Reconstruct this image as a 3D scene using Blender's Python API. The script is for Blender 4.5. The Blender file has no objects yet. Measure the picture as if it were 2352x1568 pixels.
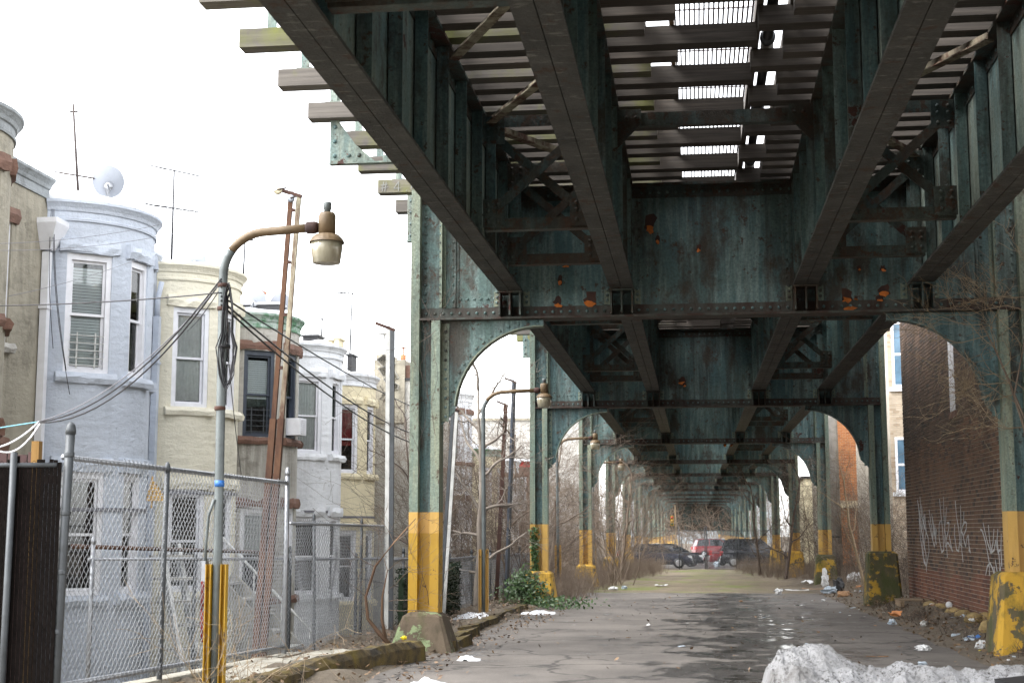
import bpy, math, random
from mathutils import Vector, Matrix, noise
R = random.Random(11)
scene = bpy.context.scene
COL = scene.collection
# ------------------------------------------------------------------ camera, world, sun, exposure
HC = 1.6
TH, PS, FPX = math.radians(7.584), math.radians(7.3), 3267.0
FW = Vector((-math.sin(PS)*math.cos(TH), math.cos(PS)*math.cos(TH), math.sin(TH)))
RT = Vector((math.cos(PS), math.sin(PS), 0))
UP = RT.cross(FW)
cam = bpy.data.cameras.new("camera")
camo = bpy.data.objects.new("camera", cam)
COL.objects.link(camo)
cam.sensor_width = 36.0
cam.lens = 36.0*FPX/2352.0
cam.clip_end = 3000
cam.clip_start = 0.1
cam.dof.use_dof = True
cam.dof.focus_distance = 21.0
cam.dof.aperture_fstop = 4.5
mw = Matrix((RT, UP, -FW)).transposed().to_4x4()
mw.translation = Vector((0, 0, HC))
camo.matrix_world = mw
scene.camera = camo

world = bpy.data.worlds.new("World")
scene.world = world
world.use_nodes = True
wn = world.node_tree.nodes
wl = world.node_tree.links
SUN_EL, SUN_AZ = math.radians(48), math.radians(-115)   # overcast, brightest to the left and a little behind
sky = wn.new("ShaderNodeTexSky")
sky.sky_type = 'NISHITA'
sky.sun_disc = False
sky.sun_elevation = SUN_EL
sky.sun_rotation = SUN_AZ
sky.air_density = 1.0
sky.dust_density = 1.0
hsv = wn.new("ShaderNodeHueSaturation")
hsv.inputs['Saturation'].default_value = 0.12
wl.new(sky.outputs[0], hsv.inputs['Color'])
wl.new(hsv.outputs[0], wn['Background'].inputs['Color'])
wn['Background'].inputs['Strength'].default_value = 0.15
sl = bpy.data.lights.new("sun", 'SUN')
sl.energy = 0.8
sl.angle = math.radians(35)
sl.color = (1.0, 0.97, 0.93)
slo = bpy.data.objects.new("sun", sl)
COL.objects.link(slo)
sd = Vector((math.sin(SUN_AZ)*math.cos(SUN_EL), math.cos(SUN_AZ)*math.cos(SUN_EL), math.sin(SUN_EL)))
slo.rotation_euler = sd.to_track_quat('Z', 'Y').to_euler()
scene.view_settings.view_transform = 'Standard'
scene.view_settings.look = 'None'
scene.view_settings.exposure = 2.6
scene.view_settings.gamma = 1.0
scene.cycles.max_bounces = 8
scene.cycles.transparent_max_bounces = 16
scene.cycles.caustics_reflective = False
scene.cycles.caustics_refractive = False

# ------------------------------------------------------------------ helpers
def P(px, py, Y):
    """point of the place that stands at photo position (px, py) at distance Y along the street"""
    d = FW + RT*((px-1176.0)/FPX) + UP*((784.0-py)/FPX)
    t = Y/d.y
    return Vector((d.x*t, Y, HC+d.z*t))
def gz(y):
    return -0.008*max(0.0, min(y, 130.0)-8.0)

ORG = {}
class MB:
    def __init__(s):
        s.v = []; s.f = []; s.sm = []; s.mi = []
    def add(s, vs, fs, smooth=False, mi=0):
        o = len(s.v)
        s.v += [tuple(p) for p in vs]
        s.f += [tuple(i+o for i in f) for f in fs]
        s.sm += [smooth]*len(fs); s.mi += [mi]*len(fs)
        return s
    def box(s, x0, x1, y0, y1, z0, z1, mi=0):
        return s.add([(x0,y0,z0),(x1,y0,z0),(x1,y1,z0),(x0,y1,z0),(x0,y0,z1),(x1,y0,z1),(x1,y1,z1),(x0,y1,z1)],
                     [(0,3,2,1),(4,5,6,7),(0,1,5,4),(1,2,6,5),(2,3,7,6),(3,0,4,7)], mi=mi)
    def ob(s, o, u, v, w, ur, vr, wr, mi=0):
        o = Vector(o); pts = []
        for c in (wr[0], wr[1]):
            for (a, b) in ((ur[0],vr[0]),(ur[1],vr[0]),(ur[1],vr[1]),(ur[0],vr[1])):
                pts.append(o+u*a+v*b+w*c)
        fs = [(0,3,2,1),(4,5,6,7),(0,1,5,4),(1,2,6,5),(2,3,7,6),(3,0,4,7)]
        if u.cross(v).dot(w) < 0: fs = [f[::-1] for f in fs]
        return s.add(pts, fs, mi=mi)
    def bar(s, p, q, w, h, up=(0,0,1), mi=0):
        p = Vector(p); q = Vector(q); d = (q-p); L = d.length; d.normalize()
        upv = Vector(up)
        if abs(d.dot(upv)) > 0.98: upv = Vector((1,0,0))
        sd_ = d.cross(upv).normalized(); u2 = sd_.cross(d).normalized()
        return s.ob(p, d, sd_, u2, (0,L), (-w/2,w/2), (-h/2,h/2), mi)
    def tube(s, pts, r, n=6, mi=0, smooth=True, caps=True):
        pts = [Vector(p) for p in pts]; k = len(pts)
        rs = r if isinstance(r, (list, tuple)) else [r]*k
        vs = []; fs = []
        ref = Vector((0.31,0.17,0.93))
        for i in range(k):
            d = (pts[min(i+1,k-1)]-pts[max(i-1,0)])
            if d.length < 1e-9: d = Vector((0,0,1))
            d.normalize()
            rr = ref if abs(d.dot(ref)) < 0.95 else Vector((1,0,0))
            a = d.cross(rr).normalized(); b = d.cross(a)
            for j in range(n):
                t = 2*math.pi*j/n
                vs.append(pts[i]+a*(rs[i]*math.cos(t))+b*(rs[i]*math.sin(t)))
        for i in range(k-1):
            for j in range(n):
                j2 = (j+1) % n
                fs.append((i*n+j, i*n+j2, (i+1)*n+j2, (i+1)*n+j))
        if caps and n > 3:
            fs.append(tuple(range(n-1,-1,-1))); fs.append(tuple((k-1)*n+j for j in range(n)))
        return s.add(vs, fs, smooth, mi)
    def lathe(s, prof, c, n=16, axis='z', mi=0, smooth=True):
        vs = []; fs = []
        c = Vector(c)
        for (r, z) in prof:
            for j in range(n):
                t = 2*math.pi*j/n
                a, b = r*math.cos(t), r*math.sin(t)
                vs.append(c+(Vector((a,b,z)) if axis == 'z' else Vector((a,z,b)) if axis == 'y' else Vector((z,a,b))))
        for i in range(len(prof)-1):
            for j in range(n):
                j2 = (j+1) % n
                fs.append((i*n+j, i*n+j2, (i+1)*n+j2, (i+1)*n+j))
        fs.append(tuple(range(n-1,-1,-1))); fs.append(tuple((len(prof)-1)*n+j for j in range(n)))
        return s.add(vs, fs, smooth, mi)
    def prism(s, poly, f0, f1, mi=0):
        """poly: list of 2D; f0, f1 map a 2D point to 3D for the two ends"""
        n = len(poly)
        vs = [f0(p) for p in poly]+[f1(p) for p in poly]
        fs = [tuple(range(n-1,-1,-1)), tuple(range(n,2*n))]
        for i in range(n):
            j = (i+1) % n
            fs.append((i, j, n+j, n+i))
        return s.add(vs, fs, mi=mi)
    def rivet(s, c, nrm, r=0.02):
        c = Vector(c); nrm = Vector(nrm).normalized()
        a = nrm.cross(Vector((0.3,0.2,0.9))).normalized(); b = nrm.cross(a)
        vs = []
        for (rr, h) in ((1.0,0),(0.75,0.5)):
            for j in range(6):
                t = math.pi*j/3
                vs.append(c+a*(r*rr*math.cos(t))+b*(r*rr*math.sin(t))+nrm*(h*r))
        vs.append(c+nrm*(0.75*r))
        fs = []
        for j in range(6):
            j2 = (j+1) % 6
            fs.append((j, j2, 6+j2, 6+j)); fs.append((6+j, 6+j2, 12))
        return s.add(vs, fs, True)
    def frustum(s, cx, cy, z0, z1, bx, by, tx, ty, bev=0.06):
        rings = [(bx,by,z0),(tx+(bx-tx)*0.12,ty+(by-ty)*0.12,z1-bev),(tx-bev,ty-bev,z1)]
        vs = []
        for (hx, hy, z) in rings:
            c = min(hx,hy)*0.14
            for (x, y) in ((-hx+c,-hy),(hx-c,-hy),(hx,-hy+c),(hx,hy-c),(hx-c,hy),(-hx+c,hy),(-hx,hy-c),(-hx,-hy+c)):
                vs.append((cx+x, cy+y, z))
        fs = [tuple(range(7,-1,-1)), tuple(range(16,24))]
        for i in range(2):
            for j in range(8):
                j2 = (j+1) % 8
                fs.append((i*8+j, i*8+j2, (i+1)*8+j2, (i+1)*8+j))
        return s.add(vs, fs)
    def empty(s): return not s.v
    def build(s, name, mat, parent=None, origin=None, kind=None):
        me = bpy.data.meshes.new(name)
        if parent is not None: org = ORG[parent.name]
        elif origin is not None: org = Vector(origin)
        else:
            n = max(1, len(s.v))
            org = Vector((sum(p[0] for p in s.v)/n, sum(p[1] for p in s.v)/n, min(p[2] for p in s.v)))
        ox, oy, oz = org
        me.from_pydata([(p[0]-ox,p[1]-oy,p[2]-oz) for p in s.v], [], s.f)
        for m in (mat if isinstance(mat, (list, tuple)) else [mat]): me.materials.append(m)
        if any(s.sm): me.polygons.foreach_set('use_smooth', s.sm)
        if any(s.mi): me.polygons.foreach_set('material_index', s.mi)
        me.update()
        o = bpy.data.objects.new(name, me)
        COL.objects.link(o)
        if parent is not None: o.parent = parent
        else: o.location = org
        ORG[o.name] = org
        if kind: o['kind'] = kind
        return o
def tag(o, label, cat, group=None, kind=None):
    if label: o['label'] = label
    if cat: o['category'] = cat
    if group: o['group'] = group
    if kind: o['kind'] = kind
    return o
def thing(name, label, cat, loc=(0,0,0), group=None):
    o = bpy.data.objects.new(name, None); COL.objects.link(o)
    o.empty_display_size = 0.2
    o.location = loc; ORG[o.name] = Vector(loc)
    return tag(o, label, cat, group)
def dup(root, loc, rz=0.0, label=None, scale=1.0):
    r = root.copy(); COL.objects.link(r); r.location = loc; r.rotation_euler = (0,0,rz)
    if scale != 1.0: r.scale = (scale,)*3
    if label: r['label'] = label
    for ch in list(root.children):
        c = ch.copy(); COL.objects.link(c); c.parent = r
        for g in list(ch.children):
            d = g.copy(); COL.objects.link(d); d.parent = c
    return r

# ------------------------------------------------------------------ materials
class NT:
    def __init__(s, name):
        s.m = bpy.data.materials.new(name); s.m.use_nodes = True
        s.t = s.m.node_tree; s.n = s.t.nodes; s.l = s.t.links
        s.b = s.n['Principled BSDF']
        s.geo = None
    def pos(s, scale=(1,1,1), rnd=False):
        if not s.geo: s.geo = s.n.new('ShaderNodeNewGeometry')
        mp = s.n.new('ShaderNodeMapping'); mp.inputs['Scale'].default_value = scale
        s.l.new(s.geo.outputs['Position'], mp.inputs['Vector'])
        return mp.outputs[0]
    def noise(s, scale=1.0, detail=4, rough=0.55, vscale=(1,1,1), out=0):
        n = s.n.new('ShaderNodeTexNoise'); n.inputs['Scale'].default_value = scale
        n.inputs['Detail'].default_value = detail; n.inputs['Roughness'].default_value = rough
        s.l.new(s.pos(vscale), n.inputs['Vector'])
        return n.outputs[out]
    def ramp(s, src, stops):
        r = s.n.new('ShaderNodeValToRGB'); e = r.color_ramp.elements
        while len(e) < len(stops): e.new(0.5)
        for i, (p, c) in enumerate(stops):
            e[i].position = p
            e[i].color = (c, c, c, 1) if isinstance(c, (int, float)) else (c[0], c[1], c[2], 1)
        s.l.new(src, r.inputs[0]); return r.outputs[0]
    def mix(s, fac, a, b, mode='MIX'):
        m = s.n.new('ShaderNodeMix'); m.data_type = 'RGBA'; m.blend_type = mode
        for k, v in ((0, fac), (6, a), (7, b)):
            if isinstance(v, (int, float)):
                m.inputs[k].default_value = v if k == 0 else (v, v, v, 1)
            elif isinstance(v, tuple): m.inputs[k].default_value = (v[0], v[1], v[2], 1)
            else: s.l.new(v, m.inputs[k])
        return m.outputs[2]
    def math(s, op, a, b=0.0, clamp=False):
        m = s.n.new('ShaderNodeMath'); m.operation = op; m.use_clamp = clamp
        for k, v in ((0, a), (1, b)):
            if isinstance(v, (int, float)): m.inputs[k].default_value = v
            else: s.l.new(v, m.inputs[k])
        return m.outputs[0]
    def axis(s, i):
        if not s.geo: s.geo = s.n.new('ShaderNodeNewGeometry')
        x = s.n.new('ShaderNodeSeparateXYZ'); s.l.new(s.geo.outputs['Position'], x.inputs[0]); return x.outputs[i]
    def island(s):
        if not s.geo: s.geo = s.n.new('ShaderNodeNewGeometry')
        return s.geo.outputs['Random Per Island']
    def objrand(s):
        return s.n.new('ShaderNodeObjectInfo').outputs['Random']
    def fin(s, color, rough=0.8, bump=None, strength=0.3, dist=0.02, metallic=0.0, spec=None):
        if isinstance(color, tuple): s.b.inputs['Base Color'].default_value = (*color[:3], 1)
        else: s.l.new(color, s.b.inputs['Base Color'])
        if isinstance(rough, (int, float)): s.b.inputs['Roughness'].default_value = rough
        else: s.l.new(rough, s.b.inputs['Roughness'])
        s.b.inputs['Metallic'].default_value = metallic
        if spec is not None: s.b.inputs['Specular IOR Level'].default_value = spec
        if bump is not None:
            bn = s.n.new('ShaderNodeBump'); bn.inputs['Strength'].default_value = strength
            bn.inputs['Distance'].default_value = dist
            s.l.new(bump, bn.inputs['Height']); s.l.new(bn.outputs[0], s.b.inputs['Normal'])
        return s.m

def m_plain(name, c, rough=0.6, metallic=0.0, var=0.25, scale=6.0, bump=0.15, spec=None):
    t = NT(name)
    n = t.noise(scale, 5)
    f = t.ramp(n, [(0.25, 1-var), (0.75, 1+var)])
    col = t.mix(1.0, tuple(c), f, 'MULTIPLY')
    return t.fin(col, rough, t.noise(scale*6, 3), bump, 0.01, metallic, spec)

def m_steel(name, base, base2, pale, rust=0.62, stain=0.5, peel=0.66, bumpy=0.4, grime=0.50):
    t = NT(name)
    c = t.mix(t.ramp(t.noise(0.8, 6, 0.62), [(0.40, 0.0), (0.62, 1.0)]), base, base2)
    # run-down streaks, long in z
    st = t.ramp(t.noise(7.0, 6, 0.7, (1,1,0.07)), [(0.47, 0.0), (0.66, 1.0)])
    c = t.mix(t.math('MULTIPLY', st, 0.75), c, pale)
    st2 = t.ramp(t.noise(3.4, 6, 0.66, (1,1,0.10)), [(0.50, 0.0), (0.64, 1.0)])
    c = t.mix(t.math('MULTIPLY', st2, stain), c, (0.034, 0.026, 0.018))
    # brown grime and rust in blotches that run down
    gr_ = t.ramp(t.noise(1.15, 9, 0.70, (1,1,0.55)), [(grime+0.02, 0.0), (grime+0.10, 1.0)])
    c = t.mix(t.math('MULTIPLY', gr_, 0.78), c, (0.046, 0.030, 0.019))
    # cracked and peeled paint: dark red-brown primer showing
    pe_n = t.noise(1.9, 9, 0.72)
    pe = t.ramp(pe_n, [(peel, 0.0), (peel+0.012, 1.0)])
    c = t.mix(pe, c, (0.058, 0.021, 0.015))
    rim = t.ramp(pe_n, [(peel-0.018, 0.0), (peel-0.006, 0.6), (peel+0.004, 0.0)])
    c = t.mix(rim, c, pale)
    fl = t.ramp(t.noise(8.0, 8, 0.74), [(rust-0.04, 0.0), (rust, 1.0)])
    c = t.mix(t.math('MULTIPLY', fl, 0.85), c, (0.058, 0.028, 0.014))
    fine = t.ramp(t.noise(30, 5, 0.75), [(0.32, 0.6), (0.68, 1.25)])
    c = t.mix(1.0, c, fine, 'MULTIPLY')
    h = t.math('SUBTRACT', t.math('ADD', t.noise(14, 7, 0.72), t.math('MULTIPLY', t.noise(3.5, 4), 0.8)), t.math('MULTIPLY', pe, 0.6))
    return t.fin(c, 0.62, h, bumpy, 0.025, spec=0.35)

M = {}
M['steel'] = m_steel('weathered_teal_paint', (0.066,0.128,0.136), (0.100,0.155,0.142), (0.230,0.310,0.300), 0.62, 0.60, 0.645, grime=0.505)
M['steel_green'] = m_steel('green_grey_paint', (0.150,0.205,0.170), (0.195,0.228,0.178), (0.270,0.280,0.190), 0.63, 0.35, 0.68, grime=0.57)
M['steel_pale'] = m_steel('pale_teal_paint_and_light', (0.130,0.205,0.205), (0.190,0.235,0.200), (0.330,0.345,0.280), 0.63, 0.50, 0.64, grime=0.55)  # pale paint on railing parts; on near girder webs it stands for light
M['steel_dark'] = m_steel('dark_teal_steel', (0.036,0.062,0.063), (0.052,0.066,0.055), (0.095,0.120,0.108), 0.57, 0.6, 0.61, grime=0.45)  # darker teal with more brown blotches, for frames, seats, struts and top flanges
def m_flange():
    t = NT('flaking_flange_steel')
    c = t.mix(t.ramp(t.noise(2.2, 8, 0.7), [(0.35,0.0),(0.65,1.0)]), (0.020,0.021,0.019), (0.062,0.063,0.057))
    c = t.mix(t.ramp(t.noise(5, 8, 0.75), [(0.56,0.0),(0.62,1.0)]), c, (0.040,0.020,0.011))
    c = t.mix(t.ramp(t.noise(16, 6, 0.7, (0.3,1,1)), [(0.57,0.0),(0.66,0.9)]), c, (0.150,0.155,0.140))
    return t.fin(c, 0.75, t.math('ADD', t.noise(9,8,0.75), t.noise(30,5)), 0.7, 0.03)
M['flange'] = m_flange()
def m_rusty(name, a, b):
    t = NT(name)
    c = t.mix(t.ramp(t.noise(4, 7, 0.7, (1,1,0.3)), [(0.4,0.0),(0.6,1.0)]), a, b)
    return t.fin(c, 0.85, t.noise(20, 6, 0.7), 0.4, 0.01)
M['flange_rust'] = m_rusty('rusty_teal_flange', (0.040,0.022,0.016), (0.060,0.066,0.058))
M['rust'] = m_rusty('rust', (0.045,0.018,0.011), (0.110,0.052,0.026))
M['rust_dark'] = m_rusty('dark_rust', (0.030,0.014,0.012), (0.065,0.028,0.018))
M['rust_pale'] = m_rusty('pale_rusty_paint', (0.075,0.028,0.015), (0.36,0.33,0.24))
def m_yellow(name, a, b, wear=0.62):
    t = NT(name)
    c = t.mix(t.ramp(t.noise(2.0, 4), [(0.3,0.0),(0.7,1.0)]), a, b)
    c = t.mix(t.ramp(t.noise(5, 8, 0.72), [(wear,0.0),(wear+0.03,1.0)]), c, (0.06,0.03,0.015))
    c = t.mix(t.ramp(t.noise(4, 5, 0.6, (1,1,0.15)), [(0.52,0.0),(0.78,0.5)]), c, (0.10,0.06,0.015))
    return t.fin(c, 0.5, t.noise(18, 6), 0.25, 0.012)
M['yellow'] = m_yellow('deep_yellow_paint', (0.43,0.250,0.010), (0.34,0.190,0.010), 0.60)
M['yellow_light'] = m_yellow('faded_yellow_paint', (0.52,0.315,0.080), (0.45,0.265,0.050), 0.61)
def m_ped(name, conc, paint, pt=0.5, moss=0.5):
    t = NT(name)
    c = t.mix(t.ramp(t.noise(3, 7, 0.7), [(0.3,0.0),(0.7,1.0)]), conc, tuple(x*0.55 for x in conc))
    pm = t.ramp(t.noise(2.4, 8, 0.68), [(pt,0.0),(pt+0.03,1.0)])
    c = t.mix(pm, c, paint)
    ms = t.ramp(t.noise(1.6, 7, 0.7, (1,1,0.6)), [(moss,0.0),(moss+0.14,1.0)])
    c = t.mix(t.math('MULTIPLY', ms, 0.85), c, (0.050,0.062,0.014))
    dr = t.ramp(t.noise(5, 6, 0.7, (1,1,0.2)), [(0.5,0.0),(0.7,0.7)])
    c = t.mix(dr, c, (0.045,0.036,0.020))
    return t.fin(c, 0.9, t.math('ADD', t.noise(12,7,0.7), t.math('MULTIPLY', pm, 0.4)), 0.5, 0.03)
M['ped_brown'] = m_ped('mossy_concrete', (0.14,0.105,0.070), (0.20,0.25,0.13), 0.54, 0.56)
M['ped_yellow'] = m_ped('yellow_painted_concrete', (0.13,0.105,0.06), (0.46,0.27,0.030), 0.485, 0.50)
M['ped_moss'] = m_ped('moss_grown_concrete', (0.115,0.098,0.055), (0.40,0.245,0.030), 0.535, 0.455)
M['ped_yellow2'] = m_ped('bright_yellow_concrete', (0.15,0.115,0.06), (0.52,0.31,0.045), 0.42, 0.58)
def m_wood(name, a, b, moss=None, ax=0):
    t = NT(name)
    vs = [(0.35,1,1),(1,0.35,1),(1,1,0.35)][ax]
    g = t.noise(34, 5, 0.6, tuple(v*(0.12 if i == ax else 1) for i, v in enumerate(vs)))
    c = t.mix(t.ramp(g, [(0.3,0.0),(0.7,1.0)]), a, b)
    c = t.mix(1.0, c, t.ramp(t.objrand(), [(0,0.72),(1,1.28)]), 'MULTIPLY')
    if moss:
        mm = t.ramp(t.noise(1.3, 6, 0.65), [(0.46,0.0),(0.66,1.0)])
        c = t.mix(t.math('MULTIPLY', mm, 0.8), c, moss)
    return t.fin(c, 0.85, g, 0.35, 0.01)
M['tie'] = m_wood('weathered_timber', (0.044,0.037,0.031), (0.108,0.091,0.076))
M['tie_moss'] = m_wood('mossy_timber', (0.080,0.070,0.062), (0.150,0.134,0.116), (0.145,0.155,0.030))
M['wood_brown'] = m_wood('brown_plank', (0.20,0.14,0.085), (0.30,0.22,0.14))
M['wood_orange'] = m_wood('ochre_post_timber', (0.20,0.105,0.022), (0.27,0.15,0.04), None, 2)
M['fence_brown'] = m_wood('dark_brown_boards', (0.035,0.016,0.016), (0.06,0.028,0.026), None, 2)
M['galv'] = m_plain('galvanised_steel', (0.30,0.31,0.33), 0.42, 0.75, 0.2, 9)
M['galv_wire'] = m_plain('galvanised_wire', (0.27,0.28,0.295), 0.45, 0.45, 0.15, 9)
M['galv_dark'] = m_plain('dull_pipe_steel', (0.062,0.068,0.074), 0.5, 0.25, 0.25, 9)
M['pole_grey'] = m_plain('grey_pole_paint', (0.115,0.130,0.130), 0.5, 0.2, 0.3, 5)
M['black_slat'] = m_plain('black_brown_plastic', (0.006,0.0045,0.004), 0.8, 0, 0.3, 12, 0.15, 0.05)
M['black'] = m_plain('black_rubber', (0.010,0.010,0.011), 0.5)
M['cable'] = m_plain('dark_cable', (0.006,0.005,0.008), 0.5)
M['cable_white'] = m_plain('white_cable', (0.65,0.65,0.67), 0.5)
M['cable_grey'] = m_plain('grey_cable', (0.16,0.16,0.18), 0.5)
M['cable_blue'] = m_plain('blue_rope', (0.20,0.48,0.60), 0.6)
M['lamp_tan'] = m_plain('tan_lamp_housing', (0.135,0.090,0.046), 0.55, 0.1, 0.3, 7)
M['orange_flake'] = m_plain('orange_primer_flake', (0.44,0.120,0.010), 0.75, 0, 0.35, 20)
M['white_paint'] = m_plain('white_frame_paint', (0.74,0.74,0.77), 0.5, 0, 0.08, 8)
M['white_grimy'] = m_plain('grimy_white_paint', (0.52,0.52,0.50), 0.6, 0, 0.25, 5)
M['dark_frame'] = m_plain('dark_window_frame', (0.045,0.055,0.075), 0.45)
M['blind'] = m_plain('pale_blind', (0.76,0.78,0.79), 0.6, 0, 0.06)
M['curtain'] = m_plain('grey_curtain', (0.72,0.71,0.69), 0.8, 0, 0.12, 14)
M['room'] = m_plain('room_darkness', (0.05,0.045,0.045), 0.9)  # dark tone standing for unlit rooms, used on dark slats as well
M['red_cloth'] = m_plain('red_curtain', (0.30,0.05,0.045), 0.85)
M['roof_tar'] = m_plain('black_tar', (0.022,0.022,0.024), 0.7, 0, 0.4, 5, 0.4)
M['dish'] = m_plain('grey_dish', (0.29,0.31,0.35), 0.45, 0, 0.06)
M['antenna'] = m_plain('aluminium_antenna', (0.06,0.06,0.065), 0.5, 0.4)
M['antenna_rust'] = m_plain('rusty_mast', (0.055,0.042,0.038), 0.7, 0.1)
M['orange_brick'] = m_plain('orange_clay', (0.46,0.17,0.075), 0.8, 0, 0.25, 9)
M['concrete_pole'] = m_plain('grey_concrete_pole', (0.25,0.235,0.215), 0.85, 0, 0.22, 5, 0.3)
M['chalk'] = m_plain('white_chalk', (0.24,0.24,0.225), 0.9)
M['spray_white'] = m_plain('white_spray_paint', (0.50,0.50,0.50), 0.6, 0, 0.3)
M['spray_black'] = m_plain('black_spray_paint', (0.02,0.02,0.024), 0.6)
M['red_paint'] = m_plain('red_metal_paint', (0.40,0.03,0.025), 0.5)
M['leaf'] = None
def m_leaf(name, a, b):
    t = NT(name)
    c = t.mix(t.island(), a, b)
    return t.fin(c, 0.45, spec=0.4)
M['ivy'] = m_leaf('ivy_leaves', (0.018,0.045,0.012), (0.065,0.120,0.035))
M['hedge'] = m_leaf('plastic_hedge', (0.006,0.016,0.006), (0.014,0.034,0.010))
M['litterleaf'] = m_leaf('dead_leaves', (0.060,0.034,0.018), (0.200,0.125,0.065))
def m_twig(name, a, b):
    t = NT(name)
    c = t.mix(t.ramp(t.noise(1.3, 4), [(0.35,0.0),(0.65,1.0)]), a, b)
    return t.fin(c, 0.85)
M['twig'] = m_twig('tan_twigs', (0.110,0.078,0.058), (0.230,0.180,0.135))
M['twig_dark'] = m_twig('dark_twigs', (0.050,0.036,0.030), (0.110,0.080,0.062))
M['twig_straw'] = m_twig('straw_stems', (0.190,0.140,0.085), (0.340,0.260,0.165))
M['bark'] = m_twig('grey_bark', (0.150,0.125,0.105), (0.300,0.260,0.220))
M['bark_brown'] = m_twig('brown_stem', (0.090,0.050,0.028), (0.170,0.100,0.055))
def m_stucco(name, c, dirt=0.35, grime=(0.12,0.11,0.09), thr=0.55):
    t = NT(name)
    col = t.mix(t.ramp(t.noise(1.1, 7, 0.66), [(0.36,0.0),(0.62,1.0)]), tuple(x*0.90 for x in c), tuple(min(1,x*1.06) for x in c))
    st = t.ramp(t.noise(5.0, 7, 0.70, (1,1,0.09)), [(thr-0.06,0.0),(thr+0.12,1.0)])
    ar = t.ramp(t.noise(0.7, 5, 0.6), [(0.40,0.15),(0.60,1.0)])
    col = t.mix(t.math('MULTIPLY', t.math('MULTIPLY', st, ar), dirt), col, grime)
    bl = t.ramp(t.noise(1.7, 8, 0.72), [(thr+0.03,0.0),(thr+0.10,1.0)])
    col = t.mix(t.math('MULTIPLY', bl, dirt*0.8), col, grime)
    sn = t.noise(4.2, 9, 0.74)
    sp = t.ramp(sn, [(0.655,0.0),(0.665,1.0)])
    col = t.mix(t.math('MULTIPLY', sp, min(1, dirt*1.8)), col, tuple(x*0.45 for x in c))
    course = t.math('ABSOLUTE', t.math('SINE', t.math('MULTIPLY', t.math('ADD', t.axis(2), t.math('MULTIPLY', t.noise(2.0,3), 0.10)), 20.0)))
    h = t.math('ADD', t.math('ADD', t.noise(3.5,5,0.6,(1,1,2.2)), t.math('MULTIPLY', t.noise(16,6,0.65), 0.5)), t.math('SUBTRACT', t.math('MULTIPLY', course, 0.045), t.math('MULTIPLY', sp, 0.5)))
    return t.fin(col, 0.85, h, 0.6, 0.05)
M['st_tan'] = m_stucco('tan_stucco', (0.33,0.30,0.235), 0.55, (0.14,0.125,0.095), 0.5)
M['st_blue'] = m_stucco('grey_blue_stucco', (0.50,0.54,0.61), 0.20, (0.22,0.24,0.27), 0.58)
M['st_cream'] = m_stucco('cream_stucco', (0.72,0.675,0.545), 0.17, (0.32,0.28,0.20), 0.60)
M['st_grey'] = m_stucco('patchy_grey_cement', (0.45,0.43,0.385), 0.75, (0.17,0.155,0.13), 0.50)
M['st_white'] = m_stucco('white_stucco', (0.70,0.71,0.73), 0.42, (0.30,0.29,0.27), 0.57)
M['st_yellow'] = m_stucco('yellow_stucco', (0.70,0.62,0.43), 0.24, (0.30,0.24,0.14), 0.58)
M['st_cement'] = m_stucco('bare_cement', (0.47,0.455,0.42), 0.55, (0.23,0.21,0.18), 0.48)
M['brownstone'] = m_stucco('brownstone', (0.175,0.095,0.068), 0.4, (0.07,0.04,0.03), 0.5)
M['tin'] = m_stucco('grey_tin_cornice', (0.29,0.31,0.32), 0.5, (0.12,0.12,0.12), 0.5)
M['tin_green'] = m_stucco('peeling_green_tin', (0.42,0.47,0.44), 0.95, (0.030,0.16,0.055), 0.44)
def m_brick(name, a, b, c3, dirt):
    t = NT(name)
    c = t.mix(t.island(), a, b)
    f = t.ramp(t.island(), [(0.80,0.0),(0.84,1.0)])
    c = t.mix(f, c, c3)
    st = t.ramp(t.noise(0.9, 7, 0.65, (1,1,0.35)), [(0.42,0.0),(0.62,1.0)])
    c = t.mix(t.math('MULTIPLY', st, dirt), c, (0.022,0.016,0.012))
    return t.fin(c, 0.9, t.noise(40,5,0.7), 0.4, 0.008)
M['brick_red'] = m_brick('red_brick', (0.175,0.070,0.042), (0.250,0.108,0.062), (0.120,0.055,0.040), 0.35)
M['brick_mid'] = m_brick('brown_brick', (0.145,0.084,0.052), (0.225,0.122,0.072), (0.070,0.048,0.037), 0.50)
M['brick_dark'] = m_brick('sooty_brick', (0.100,0.067,0.047), (0.155,0.096,0.064), (0.056,0.042,0.034), 0.5)
M['brick_orange'] = m_brick('orange_brick', (0.40,0.155,0.060), (0.52,0.235,0.095), (0.33,0.125,0.05), 0.15)
M['brick_buff'] = m_brick('buff_brick', (0.46,0.37,0.27), (0.58,0.49,0.38), (0.40,0.31,0.22), 0.2)
M['mortar'] = m_plain('old_mortar', (0.36,0.315,0.26), 0.95, 0, 0.4, 2.5, 0.3)
M['mortar_pale'] = m_plain('pale_mortar', (0.42,0.38,0.32), 0.95, 0, 0.3, 2.5, 0.3)
def m_snow():
    t = NT('dirty_snow')
    c = t.mix(t.ramp(t.noise(1.6, 6, 0.6), [(0.35,0.0),(0.7,1.0)]), (0.33,0.33,0.338), (0.20,0.195,0.19))
    sp = t.ramp(t.noise(34, 8, 0.80), [(0.535,0.0),(0.565,1.0)])
    ar = t.ramp(t.noise(2.3, 5, 0.6), [(0.36,0.15),(0.58,1.0)])
    c = t.mix(t.math('MULTIPLY', sp, ar), c, (0.030,0.025,0.021))
    dk = t.ramp(t.noise(1.4, 6, 0.6), [(0.58,0.0),(0.70,0.8)])
    c = t.mix(dk, c, (0.10,0.09,0.08))
    return t.fin(c, 0.75, t.math('ADD', t.noise(22,7,0.75), t.noise(5,5)), 0.7, 0.04)
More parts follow.
